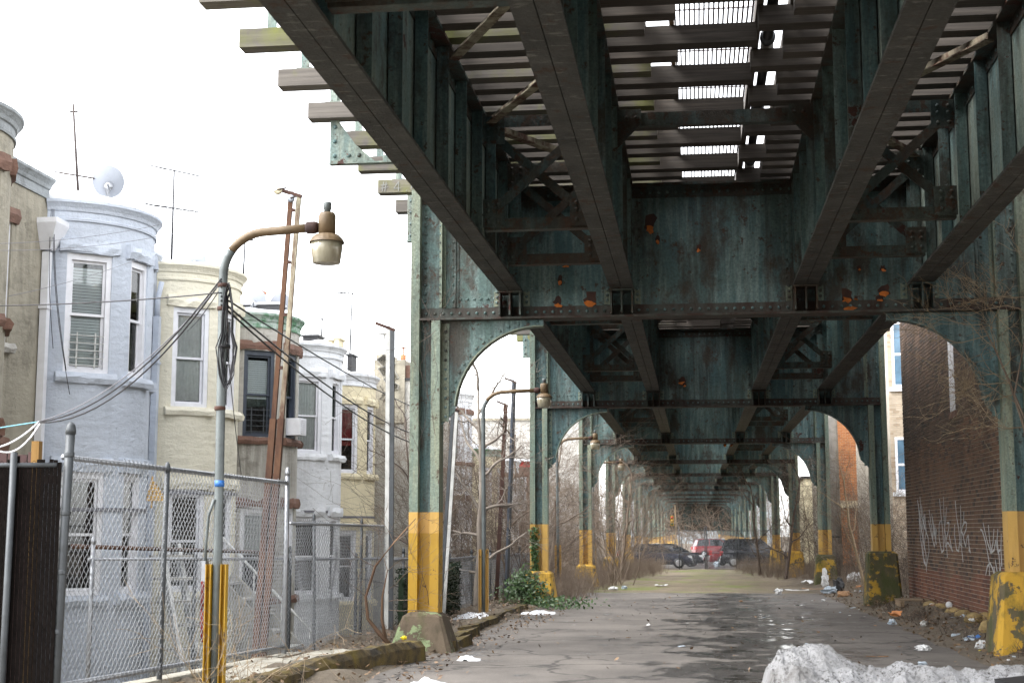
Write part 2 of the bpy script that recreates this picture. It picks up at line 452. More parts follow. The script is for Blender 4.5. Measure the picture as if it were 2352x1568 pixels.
M['snow'] = m_snow()
M['snow_clean'] = m_plain('clean_snow', (0.60,0.61,0.63), 0.8, 0, 0.06, 3, 0.5)
def m_asphalt():
    t = NT('worn_asphalt')
    c = t.mix(t.ramp(t.noise(0.5, 6, 0.6), [(0.35,0.0),(0.65,1.0)]), (0.094,0.084,0.075), (0.170,0.152,0.135))
    c = t.mix(1.0, c, t.ramp(t.noise(60, 6, 0.8), [(0.3,0.55),(0.7,1.45)]), 'MULTIPLY')
    c = t.mix(t.ramp(t.noise(90, 3, 0.8), [(0.68,0.0),(0.72,0.6)]), c, (0.26,0.25,0.235))
    # cracks
    v = t.n.new('ShaderNodeTexVoronoi'); v.feature = 'DISTANCE_TO_EDGE'; v.inputs['Scale'].default_value = 0.45
    wv = t.n.new('ShaderNodeVectorMath'); wv.operation = 'ADD'
    nn = t.n.new('ShaderNodeTexNoise'); nn.inputs['Scale'].default_value = 1.4; nn.inputs['Detail'].default_value = 5
    t.l.new(t.pos(), nn.inputs['Vector']); t.l.new(t.pos(), wv.inputs[0]); t.l.new(nn.outputs['Color'], wv.inputs[1])
    t.l.new(wv.outputs[0], v.inputs['Vector'])
    cr = t.ramp(v.outputs['Distance'], [(0.006,1.0),(0.020,0.0)])
    c = t.mix(t.math('MULTIPLY', cr, 0.7), c, (0.018,0.016,0.015))
    # wet strip along the lane where meltwater from the snow lies
    x = t.axis(0)
    d = t.math('ABSOLUTE', t.math('SUBTRACT', x, 0.95))
    band = t.ramp(t.math('DIVIDE', d, 3.0), [(0.15,1.0),(0.75,0.0)])
    wn_ = t.noise(1.5, 9, 0.68, (1.0,0.8,1.0))
    w = t.ramp(t.math('ADD', wn_, t.math('MULTIPLY', band, 0.20)), [(0.605,0.0),(0.665,1.0)])
    c = t.mix(t.math('MULTIPLY', w, 0.72), c, (0.014,0.013,0.013))
    pud = t.ramp(t.math('ADD', wn_, t.math('MULTIPLY', band, 0.20)), [(0.735,0.0),(0.76,1.0)])
    rg = t.mix(w, 0.90, 0.30); rg = t.mix(pud, rg, 0.07)
    h = t.math('MULTIPLY', t.math('ADD', t.noise(60,6,0.8), t.math('MULTIPLY', t.noise(4,5), 0.6)), t.math('SUBTRACT', 1.0, t.math('MULTIPLY', pud, 0.95)))
    return t.fin(c, rg, h, 0.45, 0.02)
M['asphalt'] = m_asphalt()
def m_dirt(name, a, b, grass=None, thr=0.5):
    t = NT(name)
    c = t.mix(t.ramp(t.noise(1.2, 7, 0.68), [(0.35,0.0),(0.65,1.0)]), a, b)
    c = t.mix(1.0, c, t.ramp(t.noise(30,6,0.75), [(0.3,0.6),(0.7,1.4)]), 'MULTIPLY')
    if grass:
        g = t.ramp(t.noise(0.45, 6, 0.65, (1.0,0.6,1)), [(thr,0.0),(thr+0.12,1.0)])
        c = t.mix(t.math('MULTIPLY', g, 0.8), c, grass)
    return t.fin(c, 0.95, t.noise(14,8,0.75), 0.8, 0.05)
M['dirt'] = m_dirt('bare_dirt', (0.085,0.066,0.046), (0.165,0.135,0.098))
M['dirt_grass'] = m_dirt('dirt_with_moss', (0.120,0.095,0.060), (0.220,0.180,0.125), (0.120,0.150,0.024), 0.50)
M['slab'] = m_stucco('broken_concrete', (0.34,0.32,0.27), 0.6, (0.10,0.09,0.06), 0.5)
def m_moss_kerb():
    t = NT('mossy_kerb')
    c = t.mix(t.ramp(t.noise(4, 7, 0.7), [(0.4,0.0),(0.6,1.0)]), (0.030,0.024,0.016), (0.115,0.080,0.030))
    c = t.mix(t.ramp(t.noise(2.2, 6, 0.65), [(0.48,0.0),(0.64,0.85)]), c, (0.150,0.110,0.020))
    return t.fin(c, 0.95, t.noise(16,7,0.75), 0.8, 0.04)
M['kerb'] = m_moss_kerb()
def m_glass():
    t = NT('window_glass')
    o = t.n['Material Output']
    tr = t.n.new('ShaderNodeBsdfTransparent'); gl = t.n.new('ShaderNodeBsdfGlossy'); gl.inputs['Roughness'].default_value = 0.03
    tr.inputs['Color'].default_value = (0.93,0.95,0.95,1)
    fr = t.n.new('ShaderNodeFresnel'); fr.inputs['IOR'].default_value = 1.55
    mx = t.n.new('ShaderNodeMixShader')
    t.l.new(fr.outputs[0], mx.inputs[0]); t.l.new(tr.outputs[0], mx.inputs[1]); t.l.new(gl.outputs[0], mx.inputs[2])
    t.l.new(mx.outputs[0], o.inputs['Surface'])
    return t.m
M['glass'] = m_glass()
M['dark_glass'] = m_plain('dark_tinted_glass', (0.012,0.014,0.017), 0.06, 0, 0.1, 4, 0.0)
M['blue_glass'] = m_plain('blue_window_film', (0.09,0.165,0.235), 0.15, 0, 0.3, 3, 0.0)
def m_refractor():
    t = NT('cloudy_lamp_glass')
    c = t.mix(t.ramp(t.noise(10, 5, 0.6, (1,1,0.3)), [(0.35,0.0),(0.65,1.0)]), (0.42,0.39,0.29), (0.26,0.22,0.14))
    t.b.inputs['Transmission Weight'].default_value = 0.25
    return t.fin(c, 0.25, t.noise(60,2,0.5,(1,1,0.05)), 0.3, 0.004)
M['refractor'] = m_refractor()
M['paper'] = m_plain('white_litter', (0.66,0.66,0.66), 0.7, 0, 0.2, 30, 0.6)
M['bag_blue'] = m_plain('pale_blue_bag', (0.40,0.46,0.52), 0.5, 0, 0.3, 25, 0.5)
M['blue'] = m_plain('blue_plastic', (0.03,0.14,0.42), 0.45)
M['bag_black'] = m_plain('black_bag_plastic', (0.014,0.014,0.016), 0.3, 0, 0.3, 25, 0.8)
M['cardboard'] = m_plain('cardboard', (0.30,0.17,0.085), 0.85, 0, 0.2, 12)
M['orange_litter'] = m_plain('orange_wrapper', (0.52,0.20,0.06), 0.6)
M['sack'] = m_plain('mossy_sandbag', (0.27,0.195,0.085), 0.95, 0, 0.4, 7, 0.7)
M['yellow_plastic'] = m_plain('yellow_plastic', (0.70,0.55,0.02), 0.45)
M['car_black'] = m_plain('black_car_paint', (0.012,0.013,0.018), 0.15, 0, 0.1, 3, 0)
M['car_navy'] = m_plain('dark_blue_car_paint', (0.018,0.020,0.034), 0.15, 0, 0.1, 3, 0)
M['car_red'] = m_plain('red_car_paint', (0.17,0.018,0.022), 0.2, 0, 0.1, 3, 0)
M['car_silver'] = m_plain('silver_car_paint', (0.42,0.44,0.48), 0.25, 0.5, 0.1, 3, 0)
M['car_white'] = m_plain('white_car_paint', (0.70,0.70,0.70), 0.25, 0, 0.05, 3, 0)
M['rim'] = m_plain('alloy_rim', (0.55,0.56,0.58), 0.3, 0.8, 0.1, 3, 0)
M['head_glass'] = m_plain('headlight_glass', (0.60,0.62,0.64), 0.1, 0, 0.1, 3, 0)
M['tail_glass'] = m_plain('tail_light_red', (0.45,0.02,0.02), 0.2, 0, 0.1, 3, 0)

# ------------------------------------------------------------------ setting
YB = lambda n: 20.46+15.24*(n-1)      # steel frames: n = 1 is the nearest one in view
XL, XR = -3.88, 4.45
def smooth(a, b, x):
    t = max(0, min(1, (x-a)/(b-a))); return t*t*(3-2*t)
def patch(name, mat, xs, ys, zf, kind='structure', xf=None):
    b = MB(); nx = len(xs); vs = []
    for y in ys:
        for x in xs:
            xx = xf(x, y) if xf else x
            vs.append((xx, y, zf(xx, y)))
    fs = [(j*nx+i, j*nx+i+1, (j+1)*nx+i+1, (j+1)*nx+i) for j in range(len(ys)-1) for i in range(nx-1)]
    b.add(vs, fs, True)
    o = b.build(name, mat, kind=kind); return o
def lin(a, b, n): return [a+(b-a)*i/(n-1) for i in range(n)]

b = MB(); ys = [-60, 8, 40, 80, 130, 700]
prof = lambda y: [(-500,-2.4), (-5.46,-2.4), (-5.42, gz(y)-0.03), (600, gz(y)-0.03)]
vs = []; 
for y in ys: vs += [(x, y, z) for x, z in prof(y)]
b.add(vs, [(j*4+i, j*4+i+1, (j+1)*4+i+1, (j+1)*4+i) for j in range(len(ys)-1) for i in range(3)])
b.build('ground', M['dirt'], kind='structure')
def edge_x(x, y):
    n = noise.noise(Vector((0.0, y*0.8, 3.1 if x < 0 else 9.7)))*0.22
    return x+n*(1 if abs(x) > 3.5 else 0)
patch('asphalt_lane', M['asphalt'], lin(-4.15, 4.05, 18), lin(-6, 45.5, 80),
      lambda x, y: gz(y)+0.010*noise.noise(Vector((x*0.7, y*0.7, 0)))-0.012*smooth(44, 45.5, y), xf=edge_x)
patch('grassy_lot', M['dirt_grass'], lin(-5.4, 12, 40), lin(45.2, 86, 60),
      lambda x, y: gz(y)-0.008+0.05*noise.noise(Vector((x*0.5, y*0.3, 1)))*smooth(45.2, 48, y)+0.03*noise.noise(Vector((x*2, y*2, 1)))*smooth(45.2, 48, y))
patch('cross_street', M['asphalt'], [-70, -5.3, 70], [86.3, 100, 160], lambda x, y: gz(y)-0.004)
patch('left_verge', M['dirt'], lin(-5.42, -3.5, 14), lin(6, 50, 150),
      lambda x, y: gz(y)-0.025+(0.10+0.16*noise.noise(Vector((x*1.6, y*1.1, 5)))+0.06*noise.noise(Vector((x*5, y*5, 5))))*smooth(-3.5, -4.1, x))
patch('right_verge', M['dirt'], lin(3.2, 9.0, 26), lin(14, 62, 150),
      lambda x, y: gz(y)-0.03+(0.22+0.20*noise.noise(Vector((x*1.3, y*0.9, 8)))+0.07*noise.noise(Vector((x*5, y*5, 5))))*smooth(3.3, 5.0, x+0.2*noise.noise(Vector((y*0.8, 0, 2)))))
patch('back_yards', M['slab'], lin(-30, -5.5, 12), lin(6, 70, 40), lambda x, y: -2.37+0.04*noise.noise(Vector((x, y, 0))))

# ------------------------------------------------------------------ elevated railway: frames
GX = {'left': (-2.62, -1.0), 'right': (1.60, 3.20)}
PED = {   # n: {side: (top z, half base, half top, material)}
    1: {'L': (0.46, 0.54, 0.25, 'ped_brown'), 'R': (1.05, 0.52, 0.36, 'ped_yellow')},
    2: {'L': (0.62, 0.48, 0.30, 'ped_yellow2'), 'R': (1.12, 0.46, 0.33, 'ped_moss')},
    3: {'L': (0.43, 0.50, 0.30, 'ped_yellow2'), 'R': (0.80, 0.42, 0.31, 'ped_moss')}}
FLAKES = {1: [(1492,528,30,26),(1510,556,9,14),(1604,576,12,12),(1300,612,18,10),(1310,607,10,8),(1282,702,20,16),(1358,698,34,20),(1286,650,10,14),
              (1944,690,26,20),(1952,708,34,16),(1966,688,10,7),(2032,676,26,18),(2020,690,14,10),(2028,622,14,10),(1973,620,8,8)],
          2: [(1566,880,18,10),(1572,886,8,8)], 3: [(1665,1023,8,6),(1680,1023,7,5)]}
ORD = 'eleventh twelfth thirteenth fourteenth fifteenth sixteenth seventeenth eighteenth nineteenth'.split()
WORD = {1: 'nearest', 2: 'second', 3: 'third', 4: 'fourth', 5: 'fifth', 6: 'sixth', 7: 'seventh', 8: 'eighth', 9: 'ninth', 10: 'tenth'}
for _i, _w in enumerate(ORD): WORD[11+_i] = _w
def bent(n):
    Y = YB(n); near = 1 <= n <= 3
    if n == 0: lab = 'riveted teal steel frame over the lane, out of view overhead'
    elif n == 1: lab = 'nearest riveted teal steel frame, deep yellow left column foot and rusty beam'
    elif n == 2: lab = 'second riveted teal steel frame, ivy round its left pedestal'
    elif n == 3: lab = 'third riveted teal steel frame, white graffiti scrawl on its right arch bracket'
    else: lab = WORD[n]+' steel frame of the elevated railway, counted from the nearest'
    t = thing('steel_frame', lab, 'steel frame', (0.285, Y, gz(Y)), 'steel frames carrying the elevated railway')
    zy = 1.99+gz(Y)+(-0.02 if n == 1 else 0)
    for side, xc, sg in (('L', XL, -1), ('R', XR, 1)):
        zt, hb, ht, pm = PED.get(n, {}).get(side, (gz(Y)+(0.85 if side == 'L' else 1.0)+0.2*R.random(), 0.46, 0.31, 'ped_yellow2'))
        mo, mi_ = xc+sg*0.155, xc-sg*0.155
        def section(z0, z1, zi):
            m = MB()
            m.box(mo-0.065, mo+0.065, Y-0.17, Y+0.17, z0, z1)
            m.box(mi_-0.065, mi_+0.065, Y-0.17, Y+0.17, z0, zi)
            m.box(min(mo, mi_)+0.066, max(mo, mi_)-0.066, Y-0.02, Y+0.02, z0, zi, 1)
            return m
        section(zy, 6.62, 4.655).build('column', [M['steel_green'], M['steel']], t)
        if n == 1 and side == 'L':
            section(zy-0.30, zy, zy).build('column_foot', M['yellow_light'], t)['label'] = 'paler yellow band at the top of the column foot'
            section(zt-0.05, zy-0.30, zy-0.30).build('column_foot', M['yellow'], t)
        else:
            section(zt-0.05, zy, zy).build('column_foot', M['yellow_light'], t)
        MB().frustum(xc, Y, gz(Y)-0.25, zt, hb, hb*0.95, ht, ht*0.95).build('pedestal', M[pm], t)
        # arched knee bracket
        xi = xc-sg*0.222
        def q(u, z): return (xi-sg*u, z)
        arc = [(1.46+1.26*math.cos(math.radians(a)), 3.30+1.26*math.sin(math.radians(a))) for a in (lin(88, 175, 15) if n < 8 else lin(88, 175, 7))]
        poly = [(0,4.655),(1.5,4.655),(1.5,4.60)]+arc+[(0.20,3.33),(0,3.13)]
        m = MB()
        pq = [q(*p) for p in poly]
        if sg > 0: pq = pq[::-1]
        m.prism(pq, lambda p: (p[0], Y-0.015, p[1]), lambda p: (p[0], Y+0.015, p[1]))
        br = m.build('knee_bracket', M['steel'], t)
        if n < 9:
            m = MB()
            for i in range(len(arc)-1):
                (u0, z0), (u1, z1) = arc[i], arc[i+1]
                p0, p1 = q(u0, z0), q(u1, z1)
                m.bar((p0[0], Y, p0[1]), (p1[0], Y, p1[1]), 0.20, 0.018, (0,1,0) if False else (p1[1]-p0[1], 0, -(p1[0]-p0[0])))
            m.box(min(xi, xi-sg*0.11), max(xi, xi-sg*0.11), Y-0.030, Y-0.016, 3.18, 4.62)
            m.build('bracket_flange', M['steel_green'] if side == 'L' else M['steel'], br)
        if near:
            m = MB()
            for a in lin(92, 172, 14):
                u, z = 1.46+1.34*math.cos(math.radians(a)), 3.30+1.34*math.sin(math.radians(a))
                x_, z_ = q(u, z); m.rivet((x_, Y-0.016, z_), (0,-1,0), 0.026)
            for z in lin(3.25, 4.5, 10): m.rivet((xi-sg*0.06, Y-0.031, z), (0,-1,0), 0.024)
            m.build('rivets', M['steel'], br, kind='stuff')
    # cross beam
    x0, x1 = XL-0.089, XR+0.089
    m = MB()
    m.box(x0, x1, Y-0.018, Y+0.018, 4.71, 6.57)
    beam = m.build('cross_beam', M['steel'], t)
    m = MB(); m.box(x0, x1, Y-0.172, Y+0.172, 4.66, 4.69); m.box(x0, x1, Y-0.034, Y-0.019, 4.691, 4.85); m.box(x0, x1, Y+0.019, Y+0.034, 4.691, 4.85)
    m.build('bottom_flange', M['flange_rust'], beam)
    m = MB(); m.box(x0, x1, Y-0.172, Y+0.172, 6.58, 6.615); m.box(x0, x1, Y-0.034, Y-0.019, 6.42, 6.579); m.box(x0, x1, Y+0.019, Y+0.034, 6.42, 6.579)
    m.build('top_flange', M['steel_dark'], beam)
    if n < 8:
        for xx, w in ((XL+0.23, 1), (XR-0.23, 1), (XL+0.42, 0), (XR-0.42, 0)):
            m = MB(); m.box(xx-0.008, xx+0.008, Y-(0.15 if w else 0.06), Y-0.019, 4.86, 6.415); m.box(xx-0.05, xx+0.05, Y-0.034, Y-0.0195, 4.86, 6.415)
            m.build('stiffener', M['steel_green'] if w else M['steel'], beam)
        for sd_ in ('left', 'right'):
            for gx in GX[sd_]:
                m = MB()
                for s in (-1, 1):
                    ya, yb = (Y-0.30, Y-0.036) if s < 0 else (Y+0.036, Y+0.30)
                    for dx in (-0.15, 0, 0.15): m.box(gx+dx-0.012, gx+dx+0.012, ya, yb, 4.70, 5.02)
                    m.box(gx-0.18, gx+0.18, ya-0.02, yb, 5.021, 5.045)
                m.build('girder_seat', M['steel_dark'], beam)
                for s in (-1, 1):
                    m = MB(); m.box(gx+s*0.22-0.045, gx+s*0.22+0.045, Y-0.036, Y-0.019, 4.86, 5.08)
                    m.build('seat_angle', M['steel_green'], beam)
    if near:
        m = MB()
        step = 0.125 if n < 3 else 0.16
        x = x0+0.08
        while x < x1-0.05:
            if not any(abs(x-g) < 0.18 for g in (-2.62,-1.0,1.6,3.2)):
                m.rivet((x, Y-0.035, 4.77), (0,-1,0), 0.025); m.rivet((x+0.06, Y-0.035, 6.50), (0,-1,0), 0.024)
            x += step
        for xx in (XL+0.20, XR-0.20, XL-0.03, XR+0.03, XL+0.39, XR-0.39, 1.36, -0.75):
            for z in lin(4.95, 6.35, 12): m.rivet((xx, Y-0.035 if abs(xx) > 3.3 else Y-0.02, z), (0,-1,0), 0.024)
        for gx in (-2.62,-1.0,1.6,3.2):
            for s in (-1, 1):
                for z in (4.92, 5.0, 5.08): m.rivet((gx+s*0.22, Y-0.037, z), (0,-1,0), 0.026)
        for xx in lin(XL+0.5, XL+1.0, 6): m.rivet((xx, Y-0.02, 4.98), (0,-1,0), 0.024)
        for xx in lin(XR-1.0, XR-0.5, 6): m.rivet((xx, Y-0.02, 4.98), (0,-1,0), 0.024)
        m.build('rivets', M['steel'], beam, kind='stuff')
    for (px, py, w, h) in FLAKES.get(n, []):
        c = P(px, py, Y-0.03); s = Y/3267.0; w *= s; h *= s
        m = MB(); k = R.uniform(0.02, 0.05); a = R.uniform(-0.3, 0.3)
        pts = []
        for i in range(9):
            tt = 2*math.pi*i/9; rr = 0.5*R.uniform(0.35, 1.1)
            pts.append((w*rr*math.cos(tt)+a*h*rr*math.sin(tt), h*rr*math.sin(tt)))
        vs = [(c.x+u, Y-0.024-max(0, (0.5*h-v))/max(h, .01)*k*1.6, c.z+v) for u, v in pts]
        vs2 = [(p[0], p[1]-0.004, p[2]) for p in vs]
        m.add(vs+vs2, [tuple(range(9)), tuple(range(17,8,-1))]+[(i, (i+1) % 9, 9+(i+1) % 9, 9+i) for i in range(9)])
        m.build('paint_flake', M['orange_flake'], t)
        m = MB(); k = 12; vs = []
        for i in range(k):
            tt = 2*math.pi*i/k; rr = R.uniform(0.55, 1.15); vs.append((c.x+w*0.62*rr*math.cos(tt), Y-0.0195, c.z+h*0.55+h*0.95*rr*math.sin(tt)))
        vs2 = [(p[0], p[1]-0.002, p[2]) for p in vs]
        m.add(vs+vs2, [tuple(range(k)), tuple(range(2*k-1, k-1, -1))]+[(i, (i+1) % k, k+(i+1) % k, k+i) for i in range(k)])
        m.build('bare_patch', M['rust_dark'], t)
    return t
NB = 19
bents = [bent(n) for n in range(0, NB)]

# ------------------------------------------------------------------ elevated railway: girders
def span(k, side):
    ya, yb = YB(k)+0.05, YB(k+1)-0.05
    near = k <= 2
    nm = {0: 'overhead', 1: 'second', 2: 'third'}.get(k, WORD.get(k+1, 'far'))
    lab = (f'riveted plate girder pair carrying the {side} track, ' + ('directly overhead and nearest' if k == 0 else f'{nm} span from the camera' if k < 18 else 'far down the line'))
    xa, xb = GX[side]
    t = thing('girder_pair', lab, 'girder pair', ((xa+xb)/2, ya, 5.05), 'girder pairs of the elevated railway')
    for gx in (xa, xb):
        m = MB(); m.box(gx-0.014, gx+0.014, ya+0.03, yb-0.03, 5.10, 6.60)
        g = m.build('girder', M['steel_pale'] if k < 3 else M['steel'], t)  # sky light on the near webs put into a paler steel colour
        m = MB()
        for s in (-1, 1):
            m.box(gx+s*0.087-0.083, gx+s*0.087+0.083, ya, yb, 5.05, 5.085)
            m.box(min(gx+s*0.015, gx+s*0.03), max(gx+s*0.015, gx+s*0.03), ya+0.03, yb-0.03, 5.086, 5.20)
        m.build('bottom_flange', M['flange'], g)
        m = MB(); m.box(gx-0.17, gx+0.17, ya, yb, 6.605, 6.64)
        for s in (-1, 1): m.box(min(gx+s*0.015, gx+s*0.03), max(gx+s*0.015, gx+s*0.03), ya+0.03, yb-0.03, 6.46, 6.603)
        m.build('top_flange', M['steel_dark'], g)
        ysf = [ya+0.12]+[ya+0.62+1.17*i for i in range(13) if ya+0.62+1.17*i < yb-0.3]+[yb-0.12]
        if k <= 1:
            for s in (-1, 1):
                for y in ysf:
                    m = MB(); m.box(min(gx+s*0.031, gx+s*0.155), max(gx+s*0.031, gx+s*0.155), y-0.008, y+0.008, 5.09, 6.60)
                    m.box(min(gx+s*0.031, gx+s*0.045), max(gx+s*0.031, gx+s*0.045), y+0.0085, y+0.11, 5.09, 6.60)
                    m.build('stiffener', M['steel'], g)
            m = MB()
            for s in (-1, 1):
                for y in ysf:
                    for z in lin(5.2, 6.42, 10): m.rivet((gx+s*0.046, y+0.06, z), (s,0,0), 0.023)
                for y in lin(ya+0.15, yb-0.15, 60): m.rivet((gx+s*0.031, y, 6.53), (s,0,0), 0.022)
            m.build('rivets', M['steel'], g, kind='stuff')
        else:
            m = MB()
            for s in (-1, 1):
                for y in ysf[::1 if k < 5 else 2]: m.box(min(gx+s*0.031, gx+s*0.155), max(gx+s*0.031, gx+s*0.155), y-0.05, y+0.03, 5.09, 6.60)
            m.build('stiffeners', M['steel'], g, kind='stuff')
    if k <= 4:
        for yo in (1.64, 4.0, 11.36, 13.6):
            y = YB(k)+yo
            m = MB(); m.box(xa+0.17, xb-0.17, y-0.06, y+0.06, 5.16, 5.175); m.box(xa+0.17, xb-0.17, y-0.075, y-0.061, 5.16, 5.30)
            fr = m.build('cross_frame', M['steel_dark'], t)
            m = MB(); m.box(xa+0.17, xb-0.17, y-0.075, y-0.061, 6.42, 6.56); m.box(xa+0.17, xb-0.17, y-0.06, y+0.05, 6.50, 6.515)
            m.build('top_strut', M['steel_dark'], fr)
            if k <= 2:
                m = MB(); m.bar((xa+0.18, y-0.09, 5.30), (xb-0.18, y-0.09, 6.42), 0.02, 0.11, (0,-1,0) if False else (0,0,1)); m.bar((xa+0.18, y-0.05, 5.35), (xb-0.18, y-0.05, 6.47), 0.09, 0.015); m.build('diagonal', M['steel_dark'], fr)
                m = MB(); m.bar((xa+0.18, y+0.03, 6.42), (xb-0.18, y+0.03, 5.30), 0.02, 0.11); m.bar((xa+0.18, y+0.07, 6.47), (xb-0.18, y+0.07, 5.35), 0.09, 0.015); m.build('diagonal', M['steel_dark'], fr)
                for (cx, cz) in ((xa, 5.36), (xb, 5.36), (xa, 6.38), (xb, 6.38)):
                    s = 1 if cx == xa else -1
                    m = MB(); m.box(min(cx+s*0.16, cx+s*0.42), max(cx+s*0.16, cx+s*0.42), y-0.105, y-0.092, cz-0.17, cz+0.17)
                    for dx in (0.22, 0.34):
                        for dz in (-0.1, 0.02, 0.1): m.rivet((cx+s*dx, y-0.106, cz+dz), (0,-1,0), 0.028)
                    m.build('gusset', M['steel_dark'], fr)
        if k <= 1:
            for (y0_, y1_, s) in ((4.0, 6.4, 1), (8.9, 6.5, 1), (9.0, 11.36, -1), (13.6, 11.5, -1)):
                m = MB(); p0 = (xa+0.2 if s > 0 else xb-0.2, YB(k)+y0_, 6.47); p1 = (xb-0.2 if s > 0 else xa+0.2, YB(k)+y1_, 6.47)
                m.bar(p0, p1, 0.11, 0.014); m.bar((p0[0], p0[1]+0.05, p0[2]+0.05), (p1[0], p1[1]+0.05, p1[2]+0.05), 0.014, 0.10)
                m.build('lateral_brace', M['rust_pale'] if y0_ > 8 else M['steel_dark'], t)
    return t
for k in range(0, NB-1):
    for side in ('left', 'right'): span(k, side)
for k in range(0, 4):
    for yo in (4.0, 11.36):
        y = YB(k)+yo
        t = thing('cross_strut', ('dark steel strut crossing the grating between both tracks, overhead' if (k, yo) == (0, 11.36) else f'dark steel strut between the tracks, number {k*2+(1 if yo < 5 else 2)} from the nearest'),
                  'strut', (0.3, y, 6.4), 'struts between the two tracks')
        if (k, yo) != (0, 11.36): t['label'] = WORD[k*2+(1 if yo < 5 else 2)]+' dark steel strut between the two tracks, counted from the nearest one overhead'
        m = MB(); m.box(-0.84, 1.44, y-0.06, y-0.045, 6.38, 6.54); m.box(-0.84, 1.44, y-0.0445, y+0.06, 6.38, 6.395); m.build('strut', M['steel_dark'], t)
        for gx, s in ((-0.985, 1), (1.585, -1)):
            m = MB()
            tri = [(gx, 6.58), (gx+s*0.42, 6.58), (gx+s*0.42, 6.40), (gx+s*0.05, 6.02), (gx, 6.02)]
            if s < 0: tri = tri[::-1]
            m.prism(tri, lambda p: (p[0], y-0.078, p[1]), lambda p: (p[0], y-0.063, p[1]))
            for dx, dz in ((0.1,6.2),(0.1,6.35),(0.1,6.48),(0.25,6.48),(0.36,6.48)): m.rivet((gx+s*dx, y-0.079, dz), (0,-1,0), 0.026)
            m.build('gusset', M['steel_dark'], t)

# ------------------------------------------------------------------ elevated railway: track decks, walkway, pipe
TIE = {}
def tie_mesh(x0, x1, moss):
    key = (x0, x1, moss)
    if key not in TIE:
        m = MB(); m.box(x0, x1, -0.105, 0.105, 0, 0.20)
        o = m.build('tie', M['tie_moss' if moss else 'tie'], origin=(0,0,0))
        TIE[key] = o.data; bpy.data.objects.remove(o)
    return TIE[key]
decks = {}
for side, xc, lab in (('left', -1.81, 'left railway track of grey timber ties seen from below, some ties jutting out'), ('right', 2.40, 'right railway track of grey timber ties seen from below, beside the pipe')):
    t = thing('track_deck', lab, 'railway track', (xc, 5.4, 6.65)); decks[side] = t
    far = MB()
    for j in range(-20, 620):
        y = 14.1+0.4367*j
        if y > YB(NB-1): break
        if side == 'left':
            x0 = -4.67 if j % 3 == 0 else -3.05
            x1 = (-0.41, 0.69, -0.13)[j % 3]
        else:
            x0 = 0.70 if j % 3 == 0 else 1.02
            x1 = 5.0 if j % 3 == 1 else 3.95
        if y < 51:
            o = bpy.data.objects.new('tie', tie_mesh(x0-xc, x1-xc, side == 'left' and j % 3 == 0)); COL.objects.link(o)
            o.parent = t; o.location = (R.uniform(-0.03, 0.03), y-5.4+R.uniform(-0.012, 0.012), R.uniform(0, 0.008)); o.rotation_euler = (0, 0, R.uniform(-0.004, 0.004))
            ORG[o.name] = Vector((xc, y, 6.65))
            if side == 'left' and j == 15:
                # chalk marks on the jutting end: # 4 . 6
                def chalk(strokes, ox):
                    for st in strokes:
                        for i in range(len(st)-1):
                            a, c = st[i], st[i+1]
                            ch.bar((ox+a[0]*0.10, y-0.112, 6.665+a[1]*0.15), (ox+c[0]*0.10, y-0.112, 6.665+c[1]*0.15), 0.003, 0.011, (0,0,1))
                ch = MB()
                chalk([[(0.2,0),(0.4,1)],[(0.6,0),(0.8,1)],[(0,0.35),(1,0.45)],[(0,0.65),(1,0.75)]], -4.62)
                chalk([[(0.7,0),(0.7,1),(0,0.3),(1,0.3)]], -4.42)
                chalk([[(0.4,0.0),(0.5,0.08)]], -4.27)
                chalk([[(0.8,1),(0.2,0.6),(0.1,0.2),(0.5,0),(0.9,0.25),(0.5,0.5),(0.15,0.3)]], -4.17)
                co = ch.build('chalk_marking', M['chalk'], o, kind='stuff'); co['label'] = 'white chalk number on the tie end'
        else:
            far.box(x0, x1, y-0.105, y+0.105, 6.65, 6.85)
    far.build('far_ties', M['tie'], t, kind='stuff')
    for dx in (-0.75, 0.75):
        m = MB(); m.box(xc+dx-0.07, xc+dx+0.07, 5.3, YB(NB-1), 6.862, 6.875); m.box(xc+dx-0.035, xc+dx+0.035, 5.3, YB(NB-1), 6.8755, 7.00)
        m.build('rail', M['rust_dark'], t)
    for dx in (-1.28, 1.28):
        m = MB(); m.box(xc+dx-0.09, xc+dx+0.09, 5.3, YB(NB-1), 6.862, 7.0); m.build('guard_timber', M['tie'], t)
# railing posts and outrigger brackets on the left edge
t = thing('walkway_grating', 'steel grating walkway between the tracks with white sky showing through', 'grating', (0.28, 5.4, 6.88))
for i in range(18):
    ya = 5.6+2.64*i
    m = MB()
    for q in range(17): x = -0.125+0.0495*q; m.box(x-0.0085, x+0.0085, ya, ya+2.60, 6.866, 6.906)
    for q in range(5): y = ya+0.02+0.64*q; m.box(-0.13, 0.68, y-0.007, y+0.007, 6.907, 6.918)
    m.build('grating_panel', M['rust_dark'], t)
for x, w in ((-0.165, 0.05), (0.735, 0.07)):
    m = MB(); m.box(x-w/2, x+w/2, 5.4, 53, 6.866, 7.05); m.build('edge_plank', M['wood_brown'] if x < 0 else M['tie'], t)
t = thing('cable_pipe', 'black jointed pipe running beside the grating walkway overhead', 'pipe', (0.87, 5.4, 6.95))
MB().tube([(0.87, 5.4, 6.95), (0.87, 30, 6.95), (0.87, 52, 6.95)], 0.058, 12).build('pipe', M['black'], t)
for i in range(12):
    y = 7.4+2.61*i
    m = MB(); m.lathe([(0.06,-0.07),(0.085,-0.05),(0.085,0.03),(0.062,0.05)], (0.87, y, 6.95), 14, 'y'); m.build('pipe_coupling', M['galv_dark'], t)
    m = MB(); m.box(0.80, 0.94, y+0.12, y+0.24, 6.87, 6.94); m.build('pipe_saddle', M['white_grimy'], t)
